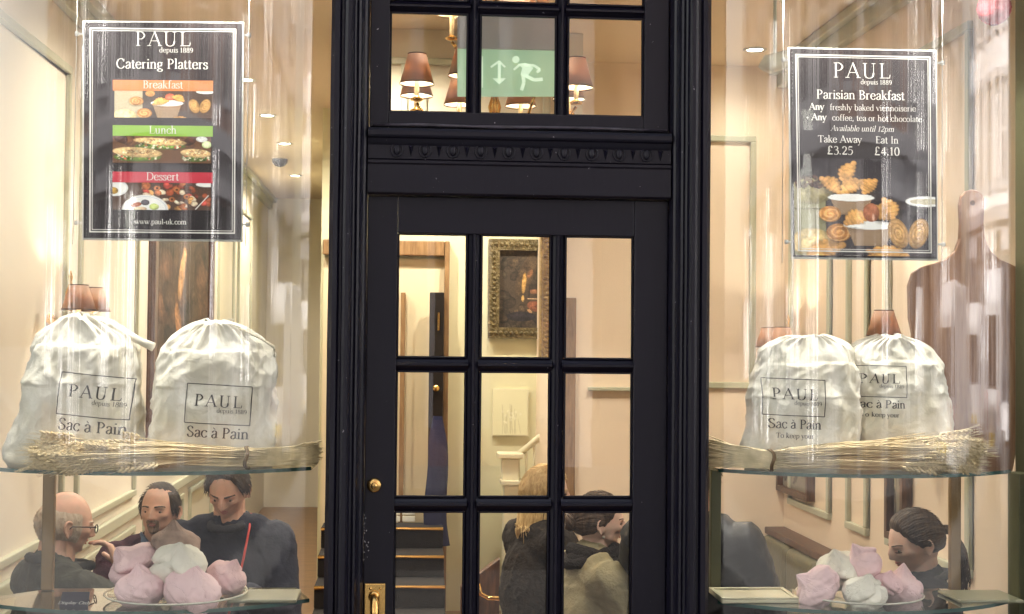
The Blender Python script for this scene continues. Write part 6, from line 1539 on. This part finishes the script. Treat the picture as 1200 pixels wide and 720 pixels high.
# blonde woman, woman in olive coat, figure in black
FUR = cloth('dark_brown_coat_cloth', (.022, .016, .012), 50, .9)
c = at(640, 578, 1.45)
person('blonde woman in a dark coat behind the centre bar of the lowest door panes', c, 8, 25, pitch=4, fem=True, skinm=SK3, hair=('long', H_BLOND), coat=FUR, coat_name='coat', sh=.18, bulk=1.12, size=.95, trousers=cloth('crimson_skirt_cloth', (.16, .015, .03)))
c = at(703, 613, .92)
def scarf(t, Hm, J, B, fem):
    S = cloth('black_knit_scarf_wool', (.018, .014, .013), 120, .9); m = MB()
    for k, (o_, w) in enumerate(((0, .024), (.015, .022))):
        pts = [J((.085 + o_) * math.cos(a), .03 + (.09 + o_) * math.sin(a), -.15 - .02 * math.sin(a) - o_ * .9) for a in [2 * PI * i / 24 for i in range(24)]]; m.tube(pts, [w * (1 + .18 * math.sin(i * 2.1 + k)) for i in range(24)], 10, close=True)
    m.tube([J(-.02, -.08, -.19), J(-.03, -.145, -.30), J(-.04, -.165, -.45), J(-.05, -.155, -.6)], [.03, .034, .034, .03], 10); m.tube([J(.02, .12, -.13), J(-.07, .07, -.15), J(-.105, -.02, -.19), J(-.10, -.10, -.27), J(-.09, -.16, -.42), J(-.08, -.18, -.6)], [.024, .032, .034, .034, .034, .03], 12); m.build('scarf', S, t, smooth=True)
    m = MB(); m.ell(Hm @ Vector((-.078, -.0, -.045)), (.006, .006, .006), 10, 6); m.build('earring', CHROME, t, smooth=True)
person('brown haired woman in an olive coat behind the lower right door pane', c, 4, 16, pitch=2, fem=True, skinm=SK3, hair=('bun', H_BRN), coat=cloth('khaki_olive_coat_cloth', (.26, .22, .13)), coat_name='coat', sh=.19, bulk=1.1, extras=scarf, size=.94)
# right window
c = at(814, 566, .66)
person('broad backed figure in a shiny black jacket beside the right door jamb', c, 60, 62, pitch=5, skinm=SK1, hair=('short', H_DARK), coat=pm('shiny_black_jacket', (.007, .007, .009), .5, bump=.6, bscale=14), sh=.20, bulk=1.18, size=1.0)
c = at(1072, 637, .55)
person('young woman with a brown ponytail in left profile looking down in the right window', c, -174, -178, pitch=17, fem=True, skinm=SK3, hair=('ponytail', H_DARK), coat=cloth('dark_grey_jacket_cloth', (.022, .024, .030)), sh=.18, bulk=1.0, size=.98, collar=(cloth('grey_collar_cloth', (.05, .055, .06)), .014, 'collar'))
# seats
def chair(x, y, rz, label):
    t = empty('cafe_chair', (x, y, FZ), label, 'chair', 'wooden cafe chairs', rz=rz); P_ = Matrix.Translation((x, y, FZ)) @ Matrix.Rotation(rz, 4, 'Z')
    MB().box(-.2, .2, -.2, .2, .27, .30, P_).build('seat', DARKWOOD, t, bevel=.01)
    for a in (-.17, .17):
        for b in (-.17, .17): MB().box(a - .015, a + .015, b - .015, b + .015, 0, .269, P_).build('leg', DARKWOOD, t)
    MB().box(-.19, .19, .225, .24, .45, .62, P_).build('backrest', DARKWOOD, t, bevel=.006)
    for a in (-.17, .17): MB().box(a - .012, a + .012, .203, .224, .27, .6, P_).build('back_post', DARKWOOD, t)
    return t
for (x, y, ph, lab) in ((at(75, 616, .62).x - .02, .6, 38, 'dark chair under the bald man'), (at(187, 599, 1.5).x, 1.52, -85, 'dark chair under the man in burgundy'), (at(268, 588, 1.35).x, 1.38, -92, 'dark chair under the man with the lanyard'), (at(640, 578, 1.45).x, 1.45, 25, 'dark chair under the blonde woman'), (at(703, 613, .92).x, .92, 22, 'dark chair under the woman in the olive coat'), (at(814, 566, .66).x, .66, 62, 'dark chair under the broad backed figure'), (at(1072, 637, .55).x, .55, -178, 'dark chair under the young woman with the ponytail')):
    chair(x, y, math.radians(ph + 90), lab)
